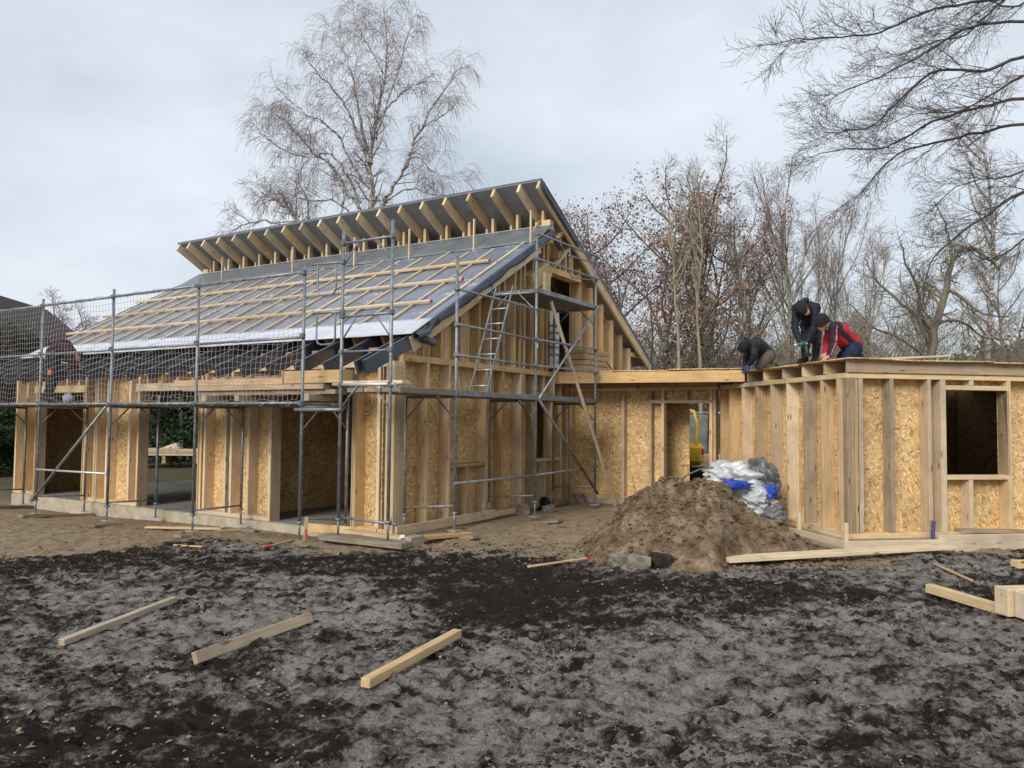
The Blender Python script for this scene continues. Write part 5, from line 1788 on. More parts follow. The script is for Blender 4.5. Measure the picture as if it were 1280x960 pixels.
# ------------------------------------------------------------------ heap of sandy soil
def make_heap():
    cx, cy = 2.36, 10.30
    n = 190
    xs = np.linspace(-2.15, 2.15, n); ys = np.linspace(-1.75, 2.1, n)
    X, Y = np.meshgrid(xs, ys)
    ang = np.arctan2(Y, X)
    rx = 1.56 + 0.14 * np.sin(ang * 3 + 0.5) + 0.10 * np.sin(ang * 5 + 2)
    ry = 1.42 + 0.10 * np.sin(ang * 4 + 1)
    r = np.sqrt(((X + 0.16 * sstep(1.6, 0, np.hypot(X, Y))) / rx) ** 2 + (Y / ry) ** 2)
    h = 1.0 * (1 - r)
    h = np.where(r < 0.16, 1.0 * (1 - 0.16) + 0.02 * (0.16 - r), h)
    shoulder = 0.10 * np.exp(-((X + 0.75) / 0.5) ** 2 - ((Y + 0.1) / 0.6) ** 2) + 0.10 * np.exp(-((X - 0.25) / 0.35) ** 2 - ((Y - 0.1) / 0.5) ** 2)
    nz_ = (fbm(X * 1.7 + 5, Y * 1.7, 71, 4) - 0.5) * 0.34 + (1 - np.abs(2 * fbm(X * 4, Y * 4, 72, 4, 0.6) - 1) - 0.7) * 0.10
    fine = (fbm(X * 11, Y * 11, 73, 4, 0.65) - 0.5) * 0.10
    gul = np.abs(2 * fbm(ang * 2.6 + 9, r * 1.2, 75, 3) - 1)
    crust = 0.07 * sstep(0.5, 0.58, fbm(X * 4.5, Y * 4.5, 74, 4)) * sstep(0.25, 0.7, h) - 0.10 * sstep(0.22, 0.0, gul) * sstep(0.05, 0.4, h)
    hollow = -0.16 * np.exp(-((X - 0.62) / 0.16) ** 2 - ((Y + 0.35) / 0.2) ** 2) - 0.10 * np.exp(-((X + 1.0) / 0.1) ** 2 - ((Y + 0.3) / 0.6) ** 2)
    H = h + shoulder + (nz_ + fine + crust + hollow) * sstep(-0.05, 0.25, h)
    pl = (X + cx - 2.54) * -0.293 + (Y + cy - 9.22) * 0.956
    wx = sstep(2.35, 2.75, X + cx)
    H = H - wx * (1 - sstep(-0.05, 0.42, pl)) * 0.6
    H = np.maximum(H, -0.25)
    Zv = base_h(X + cx, Y + cy) + H
    V = np.stack([X + cx, Y + cy, Zv], -1).reshape(-1, 3)
    idx = np.arange(n * n).reshape(n, n)
    keep = (H[:-1, :-1] > -0.2)
    Q = np.stack([idx[:-1, :-1], idx[:-1, 1:], idx[1:, 1:], idx[1:, :-1]], -1)[keep]
    o = obj('soil_heap', np_mesh(V, Q, M['heap']))
    tag(o, 'heap of tan sandy soil in front of the link wing doorway', 'soil heap')
    def hz(x, y):
        j = int(np.clip(np.searchsorted(xs, x - cx), 0, n - 1)); i = int(np.clip(np.searchsorted(ys, y - cy), 0, n - 1))
        return max(Zv[i, j], gz(x, y))
    return hz


heap_z = make_heap()


# ------------------------------------------------------------------ clods, leaves, stones (uncountable)
def scatter_lumps(name, label, n, seed, mat, size, region, zf, flat=0.7, dens=None):
    rs = np.random.RandomState(seed)
    ico_v = np.array([(0, 0, 1), (0.894, 0, 0.447), (0.276, 0.851, 0.447), (-0.724, 0.526, 0.447), (-0.724, -0.526, 0.447), (0.276, -0.851, 0.447), (0.724, 0.526, -0.447), (-0.276, 0.851, -0.447), (-0.894, 0, -0.447), (-0.276, -0.851, -0.447), (0.724, -0.526, -0.447), (0, 0, -1)])
    ico_f = np.array([(0, 1, 2), (0, 2, 3), (0, 3, 4), (0, 4, 5), (0, 5, 1), (1, 6, 2), (2, 7, 3), (3, 8, 4), (4, 9, 5), (5, 10, 1), (6, 7, 2), (7, 8, 3), (8, 9, 4), (9, 10, 5), (10, 6, 1), (11, 7, 6), (11, 8, 7), (11, 9, 8), (11, 10, 9), (11, 6, 10)])
    Vs, Fs, k = [], [], 0
    while k < n:
        x, y = region(rs)
        if dens is not None and rs.rand() > dens(x, y): 
            n -= 0
            continue
        s = size[0] + (size[1] - size[0]) * rs.rand() ** 4
        v = ico_v * (1 + rs.uniform(-0.5, 0.5, (12, 1))) * s * np.array([rs.uniform(0.7, 1.3), rs.uniform(0.7, 1.3), flat])
        a = rs.uniform(0, 6.28)
        rot = np.array([[math.cos(a), -math.sin(a), 0], [math.sin(a), math.cos(a), 0], [0, 0, 1]])
        Vs.append(v @ rot.T + np.array([x, y, zf(x, y) + s * flat * 0.25]))
        Fs.append(ico_f + 12 * k)
        k += 1
    o = obj(name, np_mesh(np.concatenate(Vs), np.concatenate(Fs), M[mat], smooth=False))
    tag(o, label, kind='stuff')
    return o


def fore(rs):
    d = 3.7 + 7.2 * rs.rand() ** 1.3
    return rs.uniform(-0.72, 0.72) * d, d


def clod_density(x, y):
    v = float(fbm(np.array([x * 0.9]), np.array([y * 1.1]), 83, 3)[0])
    return 0.10 + max(0, (v - 0.46)) * 5


scatter_lumps('soil_clods', 'dark crumbs and clods of soil over the churned ground', 13000, 81, 'clod', (0.004, 0.026), fore, gz, 0.5, clod_density)
scatter_lumps('soil_clods', 'pale grey crumbs over the ash patches', 5000, 82, 'ashclod', (0.003, 0.014), fore, gz, 0.6, clod_density)
scatter_lumps('pebbles', 'small pale stones lying on the mud', 260, 84, 'stone', (0.005, 0.024), fore, gz, 0.6)
scatter_lumps('heap_crumbs', 'crumbs of sandy soil on and around the heap', 3600, 85, 'heap', (0.005, 0.034), lambda rs: (2.42 + rs.normal(0, 0.9), 10.3 - abs(rs.normal(0, 0.75)) + 0.2), heap_z, 0.65)
scatter_lumps('yard_crumbs', 'sandy crumbs on the trodden strip before the house', 2200, 86, 'heap', (0.006, 0.035), lambda rs: (rs.uniform(-8, 6), rs.uniform(9.6, 13.5)), gz, 0.6)


def litter(name, label, n, seed, mat, region, size):
    rng = random.Random(seed); rs = np.random.RandomState(seed)
    V, Q = [], []
    for _ in range(n):
        x, y = region(rs)
        z = gz(x, y) + 0.006
        s = size * rng.uniform(0.5, 1.3); a = rng.uniform(0, 6.28)
        u = Vector((math.cos(a), math.sin(a), rng.uniform(-0.3, 0.4))); w = Vector((-math.sin(a), math.cos(a), rng.uniform(-0.3, 0.4)))
        c = Vector((x, y, z)); b = len(V)
        V += [tuple(c - u * s), tuple(c - u * s * 0.1 + w * s * 0.6 + Vector((0, 0, s * 0.3))), tuple(c + u * s), tuple(c + u * s * 0.1 - w * s * 0.55 + Vector((0, 0, s * 0.35)))]
        Q.append((b, b + 1, b + 2, b + 3))
    o = obj(name, np_mesh(np.array(V), np.array(Q), M[mat], smooth=False))
    tag(o, label, kind='stuff')


def left_fore(rs):
    while True:
        x, y = fore(rs)
        if rs.rand() < (1.0 if (x < -1.2 and y < 6.2) else 0.35):
            return x, y


litter('leaf_litter', 'dead leaves and chips scattered over the mud', 900, 91, 'leaf_litter', left_fore, 0.02)
litter('leaf_litter', 'wood chips and leaves along the foot of heap and walls', 500, 92, 'leaf_litter', lambda rs: (rs.uniform(-6, 6), 9.0 + abs(rs.normal(0, 1.3))), 0.024)


# ------------------------------------------------------------------ loose timber on the ground
def ground_board(name, label, p, q, w, t, mat, group=None, cat='board', lift=0.0, roll=0.0, up=None, zs=None):
    """a board lying on the ground between two points"""
    za, zb = (gz(*p) + lift, gz(*q) + lift) if zs is None else zs
    a, b = Vector((p[0], p[1], za + t / 2)), Vector((q[0], q[1], zb + t / 2))
    u = Vector((0, 0, 1)) if up is None else up
    if roll:
        u = Quaternion((b - a).normalized(), roll) @ u
    return tag(beam(None, name, a, b, w, t, mat, up=u, bev=0.004), label, cat, group)


G1 = 'boards lying on the mud'
ground_board('loose_batten', 'short timber lying on the mud, leftmost of the three in front', (-3.36, 5.90), (-3.03, 7.10), 0.06, 0.05, 'wood_grey', G1, lift=0.018)
ground_board('loose_batten', 'greyish board on edge, middle of the three in the foreground mud', (-2.15, 5.38), (-1.66, 6.56), 0.04, 0.085, 'wood_grey', G1, lift=0.014, roll=R(-24))
ground_board('loose_batten', 'yellowish squared timber nearest the camera in the foreground mud', (-0.90, 4.93), (-0.40, 6.06), 0.07, 0.06, 'wood', G1, lift=0.018)
ground_board('marker_lath', 'thin lath with a pink painted tip lying left of the soil heap', (0.20, 8.80), (0.94, 9.52), 0.035, 0.02, 'wood', G1, lift=0.02)
a_, b_ = Vector((0.90, 9.485)), Vector((0.955, 9.535))
o = bpy.data.objects[[k.name for k in COL.objects if k.name.startswith('marker_lath')][0]]
beam(o, 'painted_tip', (1.0, 0, 0), (1.06, 0, 0), 0.038, 0.023, 'red', bev=0)
ground_board('long_plank', 'long pale plank lying across clods before the annex corner', (2.545, 9.33), (5.84, 10.40), 0.24, 0.05, 'wood_pale', G1, zs=(0.085, 0.10))
ground_board('loose_lath', 'thin grey lath on the ground below the big beam at right', (5.11, 9.45), (4.97, 8.44), 0.04, 0.02, 'wood_grey', G1, lift=0.015)
ground_board('loose_batten', 'pale squared timber pointing to the timber ends at the right edge', (4.23, 7.92), (4.42, 7.02), 0.09, 0.085, 'wood_pale', G1, lift=0.01)
ts = thing('timber_ends', 'two thick pale timber blocks side by side at the right edge', 'timber', (4.36, 6.82, gz(4.36, 6.82) + 0.01), R(98 - 90))
beam(ts, 'timber', (-0.02, 0.10, 0.12), (1.6, 0.10, 0.12), 0.16, 0.24, 'wood_pale', bev=0.006)
beam(ts, 'timber', (0.03, -0.075, 0.12), (1.6, -0.075, 0.12), 0.16, 0.23, 'wood_pale', bev=0.006)
ground_board('loose_batten', 'short timber end at the right edge before the big beam', (5.95, 9.25), (6.6, 9.35), 0.12, 0.09, 'wood_pale', G1)
# deep glued beam lying in front of the annex window
bmz = thing('glulam_beam', 'deep beam lying on edge in front of the annex window', 'beam', AP(1.04, -0.39, 0) - Vector((0, 0, 0.035)), ROT_A)
beam(bmz, 'beam_piece', (0, 0, 0.005), (4.2, 0.04, 0.005), 0.12, 0.275, 'wood_pale', bev=0.008)
beam(bmz, 'support_block', (0.3, 0, -0.19), (0.55, 0, -0.19), 0.2, 0.11, 'wood_grey')
beam(bmz, 'support_block', (2.3, 0, -0.19), (2.6, 0, -0.19), 0.2, 0.11, 'wood_grey')
wd = Vector(AP(1.42, -0.33, 0)); wd.z = 0.145 + 0.14 - 0.125
tag(beam(None, 'thin_board', Vector((wd.x, wd.y, 0.29)), Vector((wd.x, wd.y, 0.265)) + EF * 1.0, 0.16, 0.045, 'wood_grey'), 'short grey board resting on the deep beam below the window', 'board')
# loose board on the annex roof
rb_a, rb_b = AP(0.62, 0.35, 2.535), AP(2.55, 1.3, 2.70)
tag(beam(None, 'loose_board', rb_a, rb_b, 0.13, 0.03, 'wood_pale'), 'loose pale board lying tilted on the annex roof deck', 'board')

G2 = 'boards under the scaffold feet'


def sole(g0, l0, g1, l1, label, w=0.2, t=0.045, mat='wood_dirty', over=0.0):
    a = HP(g0, l0); b = HP(g1, l1)
    za, zb = gz(a.x, a.y), gz(b.x, b.y)
    m = (gz((a.x + b.x) / 2, (a.y + b.y) / 2))
    z = max(za, zb) if over == 0 else None
    ground_board('sole_board', label, (a.x, a.y), (b.x, b.y), w, t, mat, G2, zs=(za + 0.03, zb + 0.03))


for l, lab in ((10.15, 'muddy board under the scaffold feet at the left edge'), (7.80, 'muddy board under the scaffold feet left of the first wall opening'), (5.46, 'muddy board under the scaffold feet between the first and second openings'), (3.11, 'muddy board under the scaffold feet in front of the third wall pier')):
    sole(-1.42, l, 0.0 - 0.03, l, lab)
sole(OG, 0.22, OG, -1.25, 'thick tan board under the two corner scaffold poles', 0.24, 0.075, 'wood_dirty')
sole(0.15, -1.45, 0.15, -0.05, 'tan board under the first gable scaffold frame', 0.2, 0.05, 'wood_dirty')
sole(2.48, -1.55, 2.48, -0.05, 'dark board under the middle gable scaffold frame', 0.2, 0.05, 'wood_dirty')
sole(4.83, -1.9, 4.83, -0.05, 'dark board under the far gable scaffold frame', 0.2, 0.05, 'wood_dirty')


def hboard(name, label, g0, l0, z0, g1, l1, z1, w, t, mat, cat='board', group='loose boards by the house corner'):
    return tag(beam(None, name, HP(g0, l0, z0), HP(g1, l1, z1), w, t, mat), label, cat, group)


zc = Hg(-0.6, 0.0)
hboard('edge_board', 'board lying along the slab edge beside the third opening', -0.55, 1.25, zc + 0.10, -0.50, -0.15, zc + 0.12, 0.03, 0.12, 'wood')
hboard('edge_board', 'board propped level just outside the house corner', -0.62, 0.35, zc + 0.12, -0.70, -0.95, zc + 0.13, 0.14, 0.045, 'wood')
hboard('edge_board', 'short timber offcut under the corner boards', -0.85, 0.42, zc + 0.03, -0.80, -0.02, zc + 0.03, 0.12, 0.07, 'wood')
hboard('edge_board', 'long board running from the corner along the gable foot', -0.55, -0.55, 0.16, 2.2, -0.42, 0.14, 0.035, 0.14, 'wood')
hboard('edge_board', 'flat plank lying beside the gable scaffold poles', -0.70, -1.0, 0.13, 0.35, -1.18, 0.08, 0.16, 0.05, 'wood')
hboard('edge_board', 'second plank along the foot of the gable wall', 1.4, -0.28, 0.10, 3.3, -0.25, 0.09, 0.12, 0.08, 'wood')
hboard('edge_board', 'flat board on the sand left of the third opening', -0.95, 4.6, Hg(-0.95, 4.6) + 0.03, -0.5, 3.2, Hg(-0.5, 3.2) + 0.03, 0.12, 0.03, 'wood_pale')
hboard('edge_board', 'short muddy board on the ground by the third wall pier', -0.42, 2.9, Hg(-0.42, 2.9) + 0.03, -0.40, 2.5, Hg(-0.4, 2.5) + 0.03, 0.10, 0.05, 'wood_dirty')
hboard('edge_board', 'grey board end lying on the sand at the left edge', -2.6, 7.6, Hg(-2.6, 7.6) + 0.03, -2.9, 9.6, Hg(-2.9, 9.6) + 0.03, 0.16, 0.05, 'wood_grey')
for k, (px, py, qx, qy) in enumerate(((218, 676, 252, 685), (268, 660, 300, 658), (836, 700, 880, 706))):
    a, b = at(px, py, 10), at(qx, qy, 10)
    d0, d1 = 970 * 1.75 / (py - 527), 970 * 1.75 / (qy - 527)
    a, b = at(px, py, d0), at(qx, qy, d1)
    ground_board('wood_splinter', ('thin splinter of wood on the dark soil before the third wall pier', 'thin pale lath on the sand beside the third wall pier', 'small splinter at the foot of the soil heap')[k], (a.x, a.y), (b.x, b.y), 0.035, 0.02, 'wood', 'splinters on the ground', 'splinter', 0.01)
# corner block and clip
bk = HP(-0.95, -1.06); 
tag(beam(None, 'timber_block', Vector((bk.x, bk.y, gz(bk.x, bk.y) + 0.09)), Vector((bk.x, bk.y, gz(bk.x, bk.y) + 0.09)) + EG * 0.28, 0.18, 0.14, 'wood_dirty', bev=0.006), 'squat timber block propping planks at the corner scaffold pole', 'block')
wc = HP(-0.98, -0.98)
tag(beam(None, 'plastic_clip', Vector((wc.x, wc.y, 0.175)), Vector((wc.x + 0.07, wc.y, 0.19)), 0.05, 0.045, 'white_plastic', bev=0.012), 'small white plastic clip on the corner planks', 'clip')

# painted stake and red lath before the third opening
sp = at(381, 672, 11.1); sp.z = gz(sp.x, sp.y)
stk = thing('marker_stake', 'wooden stake with a red painted stripe before the third opening', 'stake', sp, 0.3)
beam(stk, 'post', (0, 0, -0.05), (0.02, 0, 0.34), 0.05, 0.05, 'wood')
beam(stk, 'painted_stripe', (0.012, -0.027, 0.0), (0.014, -0.027, 0.17), 0.022, 0.006, 'red', up=(0, 1, 0), bev=0)
rl_ = ground_board('red_lath', 'lath with a red painted end lying by the marker stake', (-3.30, 10.42), (-3.05, 11.0), 0.05, 0.025, 'wood_grey', 'splinters on the ground', 'lath', 0.01)
beam(rl_, 'painted_end', (-0.003, 0, 0), (0.16, 0, 0), 0.053, 0.028, 'red', bev=0)

# profile boards round the annex corner
bbp = AP(-0.32, -0.42); bbp.z = gz(bbp.x, bbp.y)
bb_ = thing('batter_board', 'profile boards on stakes round the annex corner', 'batter board', bbp, ROT_A)
beam(bb_, 'stake', (0.02, 0, -0.15), (0.02, 0, 0.40), 0.05, 0.05, 'wood_pale')
beam(bb_, 'stake', (-0.08, 1.02, -0.15), (-0.08, 1.02, 0.42), 0.05, 0.05, 'wood_pale')
o = beam(bb_, 'stake', (1.28, 0.03, -0.15), (1.32, 0.03, 0.42), 0.05, 0.055, 'wood_grey')
o['label'] = 'stake with dark blue painted edge'
beam(bb_, 'painted_edge', (1.275, -0.004, 0.02), (1.305, -0.004, 0.42), 0.012, 0.056, 'blue_mark', bev=0)
beam(bb_, 'rail', (-0.03, -0.04, 0.12), (1.45, -0.04, 0.125), 0.028, 0.095, 'wood_pale')
beam(bb_, 'rail', (-0.025, -0.02, 0.12), (-0.13, 1.2, 0.14), 0.028, 0.09, 'wood_pale')

# blocks of rubble
def rubble(label, p, s, seed, mat='stone'):
    rng = random.Random(seed)
    bm = bmesh.new()
    bmesh.ops.create_cube(bm, size=1)
    bmesh.ops.subdivide_edges(bm, edges=bm.edges[:], cuts=3, use_grid_fill=True)
    for v in bm.verts:
        v.co = Vector((v.co.x * s[0], v.co.y * s[1], v.co.z * s[2])) * (1 - 0.16 * (abs(v.co.x * v.co.y) + abs(v.co.y * v.co.z) + abs(v.co.x * v.co.z)))
        v.co += Vector((rng.gauss(0, 1), rng.gauss(0, 1), rng.gauss(0, 1))) * 0.010
    me = bpy.data.meshes.new('m'); bm.to_mesh(me); bm.free(); me.materials.append(M[mat])
    o = obj('rubble_block', me)
    o.location = Vector(p) + Vector((0, 0, s[2] * 0.42)); o.rotation_euler = (rng.uniform(-.1, .1), rng.uniform(-.15, .15), rng.uniform(-0.4, 0.4))
    tag(o, label, 'block', 'blocks lying about')


rubble('rounded concrete lump at the front foot of the heap, left of a pair', (1.27, 9.12, gz(1.27, 9.12)), (0.22, 0.2, 0.19), 1)
rubble('squarish concrete lump at the front foot of the heap, right of a pair', (1.50, 9.06, gz(1.5, 9.06)), (0.25, 0.2, 0.15), 2)
rubble('dark clump of earth beside the two concrete lumps', (1.76, 9.14, gz(1.76, 9.14)), (0.25, 0.2, 0.17), 3, 'clod')
for k, (px, py, d, s, lab) in enumerate(((654, 644, 14.2, (0.24, 0.14, 0.2), 'tan concrete block leaning at the foot of the gable'), (686, 637, 14.6, (0.22, 0.16, 0.13), 'small tan block under the black funnel'), (722, 625, 16.2, (0.28, 0.2, 0.22), 'grey block beside the inner corner of gable and link wing'))):
    q = at(px, py, d); rubble(lab, (q.x, q.y, gz(q.x, q.y)), s, 10 + k)

# black pipe with a funnel end
fp_ = at(680, 626, 15.0)
fu = thing('drain_pipe', 'black plastic pipe with a flared mouth lying at the gable foot', 'pipe', (fp_.x, fp_.y, gz(fp_.x, fp_.y)), 0)
bm = bmesh.new()
prof = [(-0.9, 0.06), (-0.12, 0.06), (-0.08, 0.075), (0.02, 0.15), (0.10, 0.17), (0.10, 0.155), (0.0, 0.13), (-0.10, 0.05)]
n_ = 18
rows = [[bm.verts.new((x, r * math.cos(2 * math.pi * k / n_), r * math.sin(2 * math.pi * k / n_))) for k in range(n_)] for x, r in prof]
for a, b in zip(rows[:-1], rows[1:]):
    for k in range(n_):
        bm.faces.new((a[k], a[(k + 1) % n_], b[(k + 1) % n_], b[k]))
me = bpy.data.meshes.new('m'); bm.to_mesh(me); bm.free(); me.materials.append(M['black'])
me.polygons.foreach_set('use_smooth', [True] * len(me.polygons))
o = obj('funnel', me, None, fu); o.scale = (0.72, 0.72, 0.72); o.location = (0, 0, 0.13); o.rotation_euler = (0, R(-28), R(-70))

# ------------------------------------------------------------------ timber pack on the eave deck
tk = thing('timber_pack', 'pack of thick beams stacked on the scaffold deck at the eave', 'timber pack', HP(-0.62, 0.33, 2.10), ROT_H)
beam(tk, 'packing_piece', (-0.30, 0.55, -0.055), (0.35, 0.55, -0.055), 0.1, 0.10, 'wood_grey')
beam(tk, 'packing_piece', (-0.30, 2.1, -0.055), (0.35, 2.1, -0.055), 0.1, 0.10, 'wood_grey')
beam(tk, 'packing_piece', (-0.30, 2.9, -0.055), (0.35, 2.9, -0.055), 0.1, 0.10, 'wood_grey')
beam(tk, 'timber', (0.0, 0.02, 0.26), (0.0, 1.25, 0.26), 0.22, 0.19, 'wood')
beam(tk, 'timber', (0.02, 1.3, 0.21), (0.02, 4.0, 0.21), 0.22, 0.10, 'wood')
beam(tk, 'timber', (-0.02, 0.4, 0.115), (-0.02, 3.7, 0.115), 0.20, 0.08, 'wood_grey')
beam(tk, 'timber', (0.05, 0.2, 0.035), (0.05, 3.4, 0.035), 0.24, 0.07, 'wood_dirty')
beam(tk, 'timber', (0.24, 0.1, 0.2), (0.24, 3.3, 0.2), 0.2, 0.24, 'wood_grey')
tk2 = tag(beam(None, 'short_beam', HP(-0.75, 0.25, 2.255), HP(-0.62, -0.75, 2.255), 0.20, 0.05, 'wood'), 'short beam lying on the deck at the house corner', 'beam')
q = HP(-0.75, 7.25, 2.02)
bg_ = thing('plastic_bag', 'pale lilac plastic bag standing on the scaffold deck at left', 'bag', HP(-0.95, 7.18, 1.98), ROT_H)
bm = bmesh.new(); bmesh.ops.create_icosphere(bm, subdivisions=3, radius=1)
rs_ = random.Random(4)
for v in bm.verts:
    n0 = 1 + 0.12 * math.sin(v.co.x * 7 + v.co.z * 5) * math.sin(v.co.y * 6)
    v.co = Vector((v.co.x * 0.09, v.co.y * 0.12, max(0, (v.co.z + 1) * 0.10 - 0.02))) * n0
me = bpy.data.meshes.new('m'); bm.to_mesh(me); bm.free(); me.materials.append(plain_mat('lilac_plastic', (0.25, 0.25, 0.34), (0.36, 0.36, 0.45), 5, 0.4, 0.4, 0, 0.5, 0.02))
obj('bag_body', me, None, bg_)

# insulation boards and the wrapped roll in the upper opening
ib = thing('insulation_stack', 'stack of tan wood fibre boards on the link roof by the upper opening', 'insulation', HP(4.95, -0.62, 2.74), ROT_H)
for k in range(4):
    beam(ib, 'insulation_board', (0.05 + 0.03 * (k % 2), 0.12, 0.065 + k * 0.115), (1.15 - 0.05 * (k % 2), 0.12, 0.065 + k * 0.115), 0.5, 0.11, 'insul', bev=0.02)
wr = thing('wrapped_roll', 'upright roll in printed white plastic standing in the upper opening', 'roll', HP(4.96, 0.02, 2.80), ROT_H)
bent_tube(wr, 'roll_body', [(0.0, -0.06, 0), (0.02, -0.05, 0.6), (0.01, -0.06, 0.95), (-0.05, -0.07, 1.25)], 0.11, 'white_plastic', 14)
for k in range(6):
    bent_tube(wr, 'printed_band', [(0.008, -0.06, 0.1 + k * 0.15), (0.012, -0.058, 0.15 + k * 0.15)], 0.1125, 'soffit', 14)
cb = bent_tube(None, 'cable', [HP(5.3, -0.3, 3.1), HP(5.7, -0.45, 3.22), HP(6.1, -0.5, 3.18), HP(6.5, -0.55, 2.98), HP(6.85, -0.6, 2.74)], 0.012, 'black', 6)
tag(cb, 'black cable looping down from the upper opening', 'cable')

# ------------------------------------------------------------------ crumpled tarpaulins behind the heap
def tarp(name, label, c, s, seed, mat, rot=0.0, pinch=1.0):
    bm = bmesh.new(); bmesh.ops.create_icosphere(bm, subdivisions=5, radius=1)
    co = np.array([v.co[:] for v in bm.verts])
    x, y, z = co[:, 0], co[:, 1], co[:, 2]
    r = 1 + 0.6 * (np.abs(2 * fbm(x * 1.3 + seed, y * 1.3 + z * 1.1, seed, 2) - 1) - 0.3) + 0.34 * (np.abs(2 * vnoise(x * 2.3 + z * 2.6, y * 2.3 - z * 2.1, seed + 5) - 1) - 0.3) + 0.10 * (np.abs(2 * vnoise(x * 5 - z * 4 + 3, y * 5.5 + z * 5, seed + 6) - 1) - 0.3) + 0.06 * (np.abs(2 * fbm(x * 9 + z * 7, y * 9 - z * 6, seed + 9, 2) - 1) - 0.3)
    co = co * r[:, None] * np.array(s)[None, :]
    co[:, 2] = np.maximum(co[:, 2], -s[2] * 0.75)
    for v, p_ in zip(bm.verts, co): v.co = p_
    me = bpy.data.meshes.new('m'); bm.to_mesh(me); bm.free(); me.materials.append(M[mat])
    me.polygons.foreach_set('use_smooth', [True] * len(me.polygons))
    o = obj(name, me); o.location = c; o.rotation_euler = (0, 0, rot)
    return tag(o, label, 'tarpaulin', 'tarpaulins bundled beside the annex wall')


tarp('silver_tarp', 'crumpled silver tarpaulin bundle on top of the pile', at(913, 595, 11.9), (0.38, 0.36, 0.20), 3, 'silver', 0.2)
tarp('blue_tarp', 'bright blue tarpaulin squeezed beneath the silver bundle', at(913, 607, 11.42), (0.30, 0.15, 0.062), 7, 'blue', 0.3)
tarp('silver_tarp', 'lower silver tarpaulin sagging right of the heap', at(940, 624, 11.7), (0.31, 0.34, 0.25), 12, 'silver', -0.3)
tarp('dark_tarp', 'dark grey tarpaulin leaning against the annex side wall', at(950, 604, 12.1), (0.23, 0.42, 0.30), 17, 'tarp_dark', 0.1)
tarp('blue_tarp', 'small blue tarpaulin fold beside the dark grey one', at(963, 616, 11.5), (0.09, 0.10, 0.10), 19, 'blue', 0.6)
tarp('dark_tarp', 'dull folded sheet at the foot of the tarpaulin pile', at(958, 640, 11.7), (0.24, 0.34, 0.20), 23, 'tarp_dark', -0.2)
q1, q2 = at(946, 647, 11.0), at(984, 650, 11.6)
tag(beam(None, 'short_plank', Vector((q1.x, q1.y, 0.34)), Vector((q2.x, q2.y, 0.30)), 0.16, 0.04, 'wood'), 'short plank lying under the tarpaulin pile', 'board')
tag(beam(None, 'short_plank', Vector((q1.x + .1, q1.y + .1, 0.25)), Vector((q2.x + .12, q2.y + .2, 0.18)), 0.16, 0.05, 'wood_grey'), 'second, greyer plank under the tarpaulin pile', 'board')
# twigs stuck in the heap top
hz0 = Vector((2.20, 10.30, heap_z(2.20, 10.30) - 0.06))
bent_tube(None, 'root', [hz0, hz0 + Vector((0.13, 0, 0.12)), hz0 + Vector((0.30, -0.04, 0.20)), hz0 + Vector((0.46, -0.06, 0.22))], 0.012, 'bark', 6)
tag(bpy.data.objects['root'], 'crooked root sticking out of the top of the heap', 'root')
hz1 = Vector((1.55, 10.30, heap_z(1.55, 10.30) - 0.05))
bent_tube(None, 'root.001', [hz1, hz1 + Vector((0.10, 0, 0.17)), hz1 + Vector((0.05, 0, 0.36))], 0.006, 'bark', 5)
tag(bpy.data.objects['root.001'], 'thin twig sticking out of the left shoulder of the heap', 'root')


# ------------------------------------------------------------------ workers
def capsule(bm, a, b, ra, rb, n=10):
    a, b = Vector(a), Vector(b)
    d = b - a
    L = d.length
    if L < 1e-5:
        bmesh.ops.create_icosphere(bm, subdivisions=2, radius=ra, matrix=Matrix.Translation(a))
        return
    q = d.to_track_quat('Z', 'Y').to_matrix().to_4x4()
    m = Matrix.Translation((a + b) / 2) @ q
    bmesh.ops.create_cone(bm, cap_ends=True, segments=n, radius1=ra, radius2=rb, depth=L, matrix=m)
    bmesh.ops.create_icosphere(bm, subdivisions=2, radius=ra * 0.995, matrix=Matrix.Translation(a))
    bmesh.ops.create_icosphere(bm, subdivisions=2, radius=rb * 0.995, matrix=Matrix.Translation(b))


def ellipsoid(bm, c, s, rot=None):
    m = Matrix.Translation(Vector(c)) @ (rot.to_matrix().to_4x4() if rot else Matrix.Identity(4)) @ Matrix.Diagonal((*s, 1))
    bmesh.ops.create_icosphere(bm, subdivisions=3, radius=1, matrix=m)


def remeshed(bm, voxel, smooth=3):
    me = bpy.data.meshes.new('tmp'); bm.to_mesh(me); bm.free()
    o = bpy.data.objects.new('tmp', me); COL.objects.link(o)
    r = o.modifiers.new('r', 'REMESH'); r.mode = 'VOXEL'; r.voxel_size = voxel
    s = o.modifiers.new('s', 'SMOOTH'); s.iterations = smooth; s.factor = 0.5
    dg = bpy.context.evaluated_depsgraph_get()
    res = bpy.data.meshes.new_from_object(o.evaluated_get(dg))
    bpy.data.objects.remove(o)
    return res


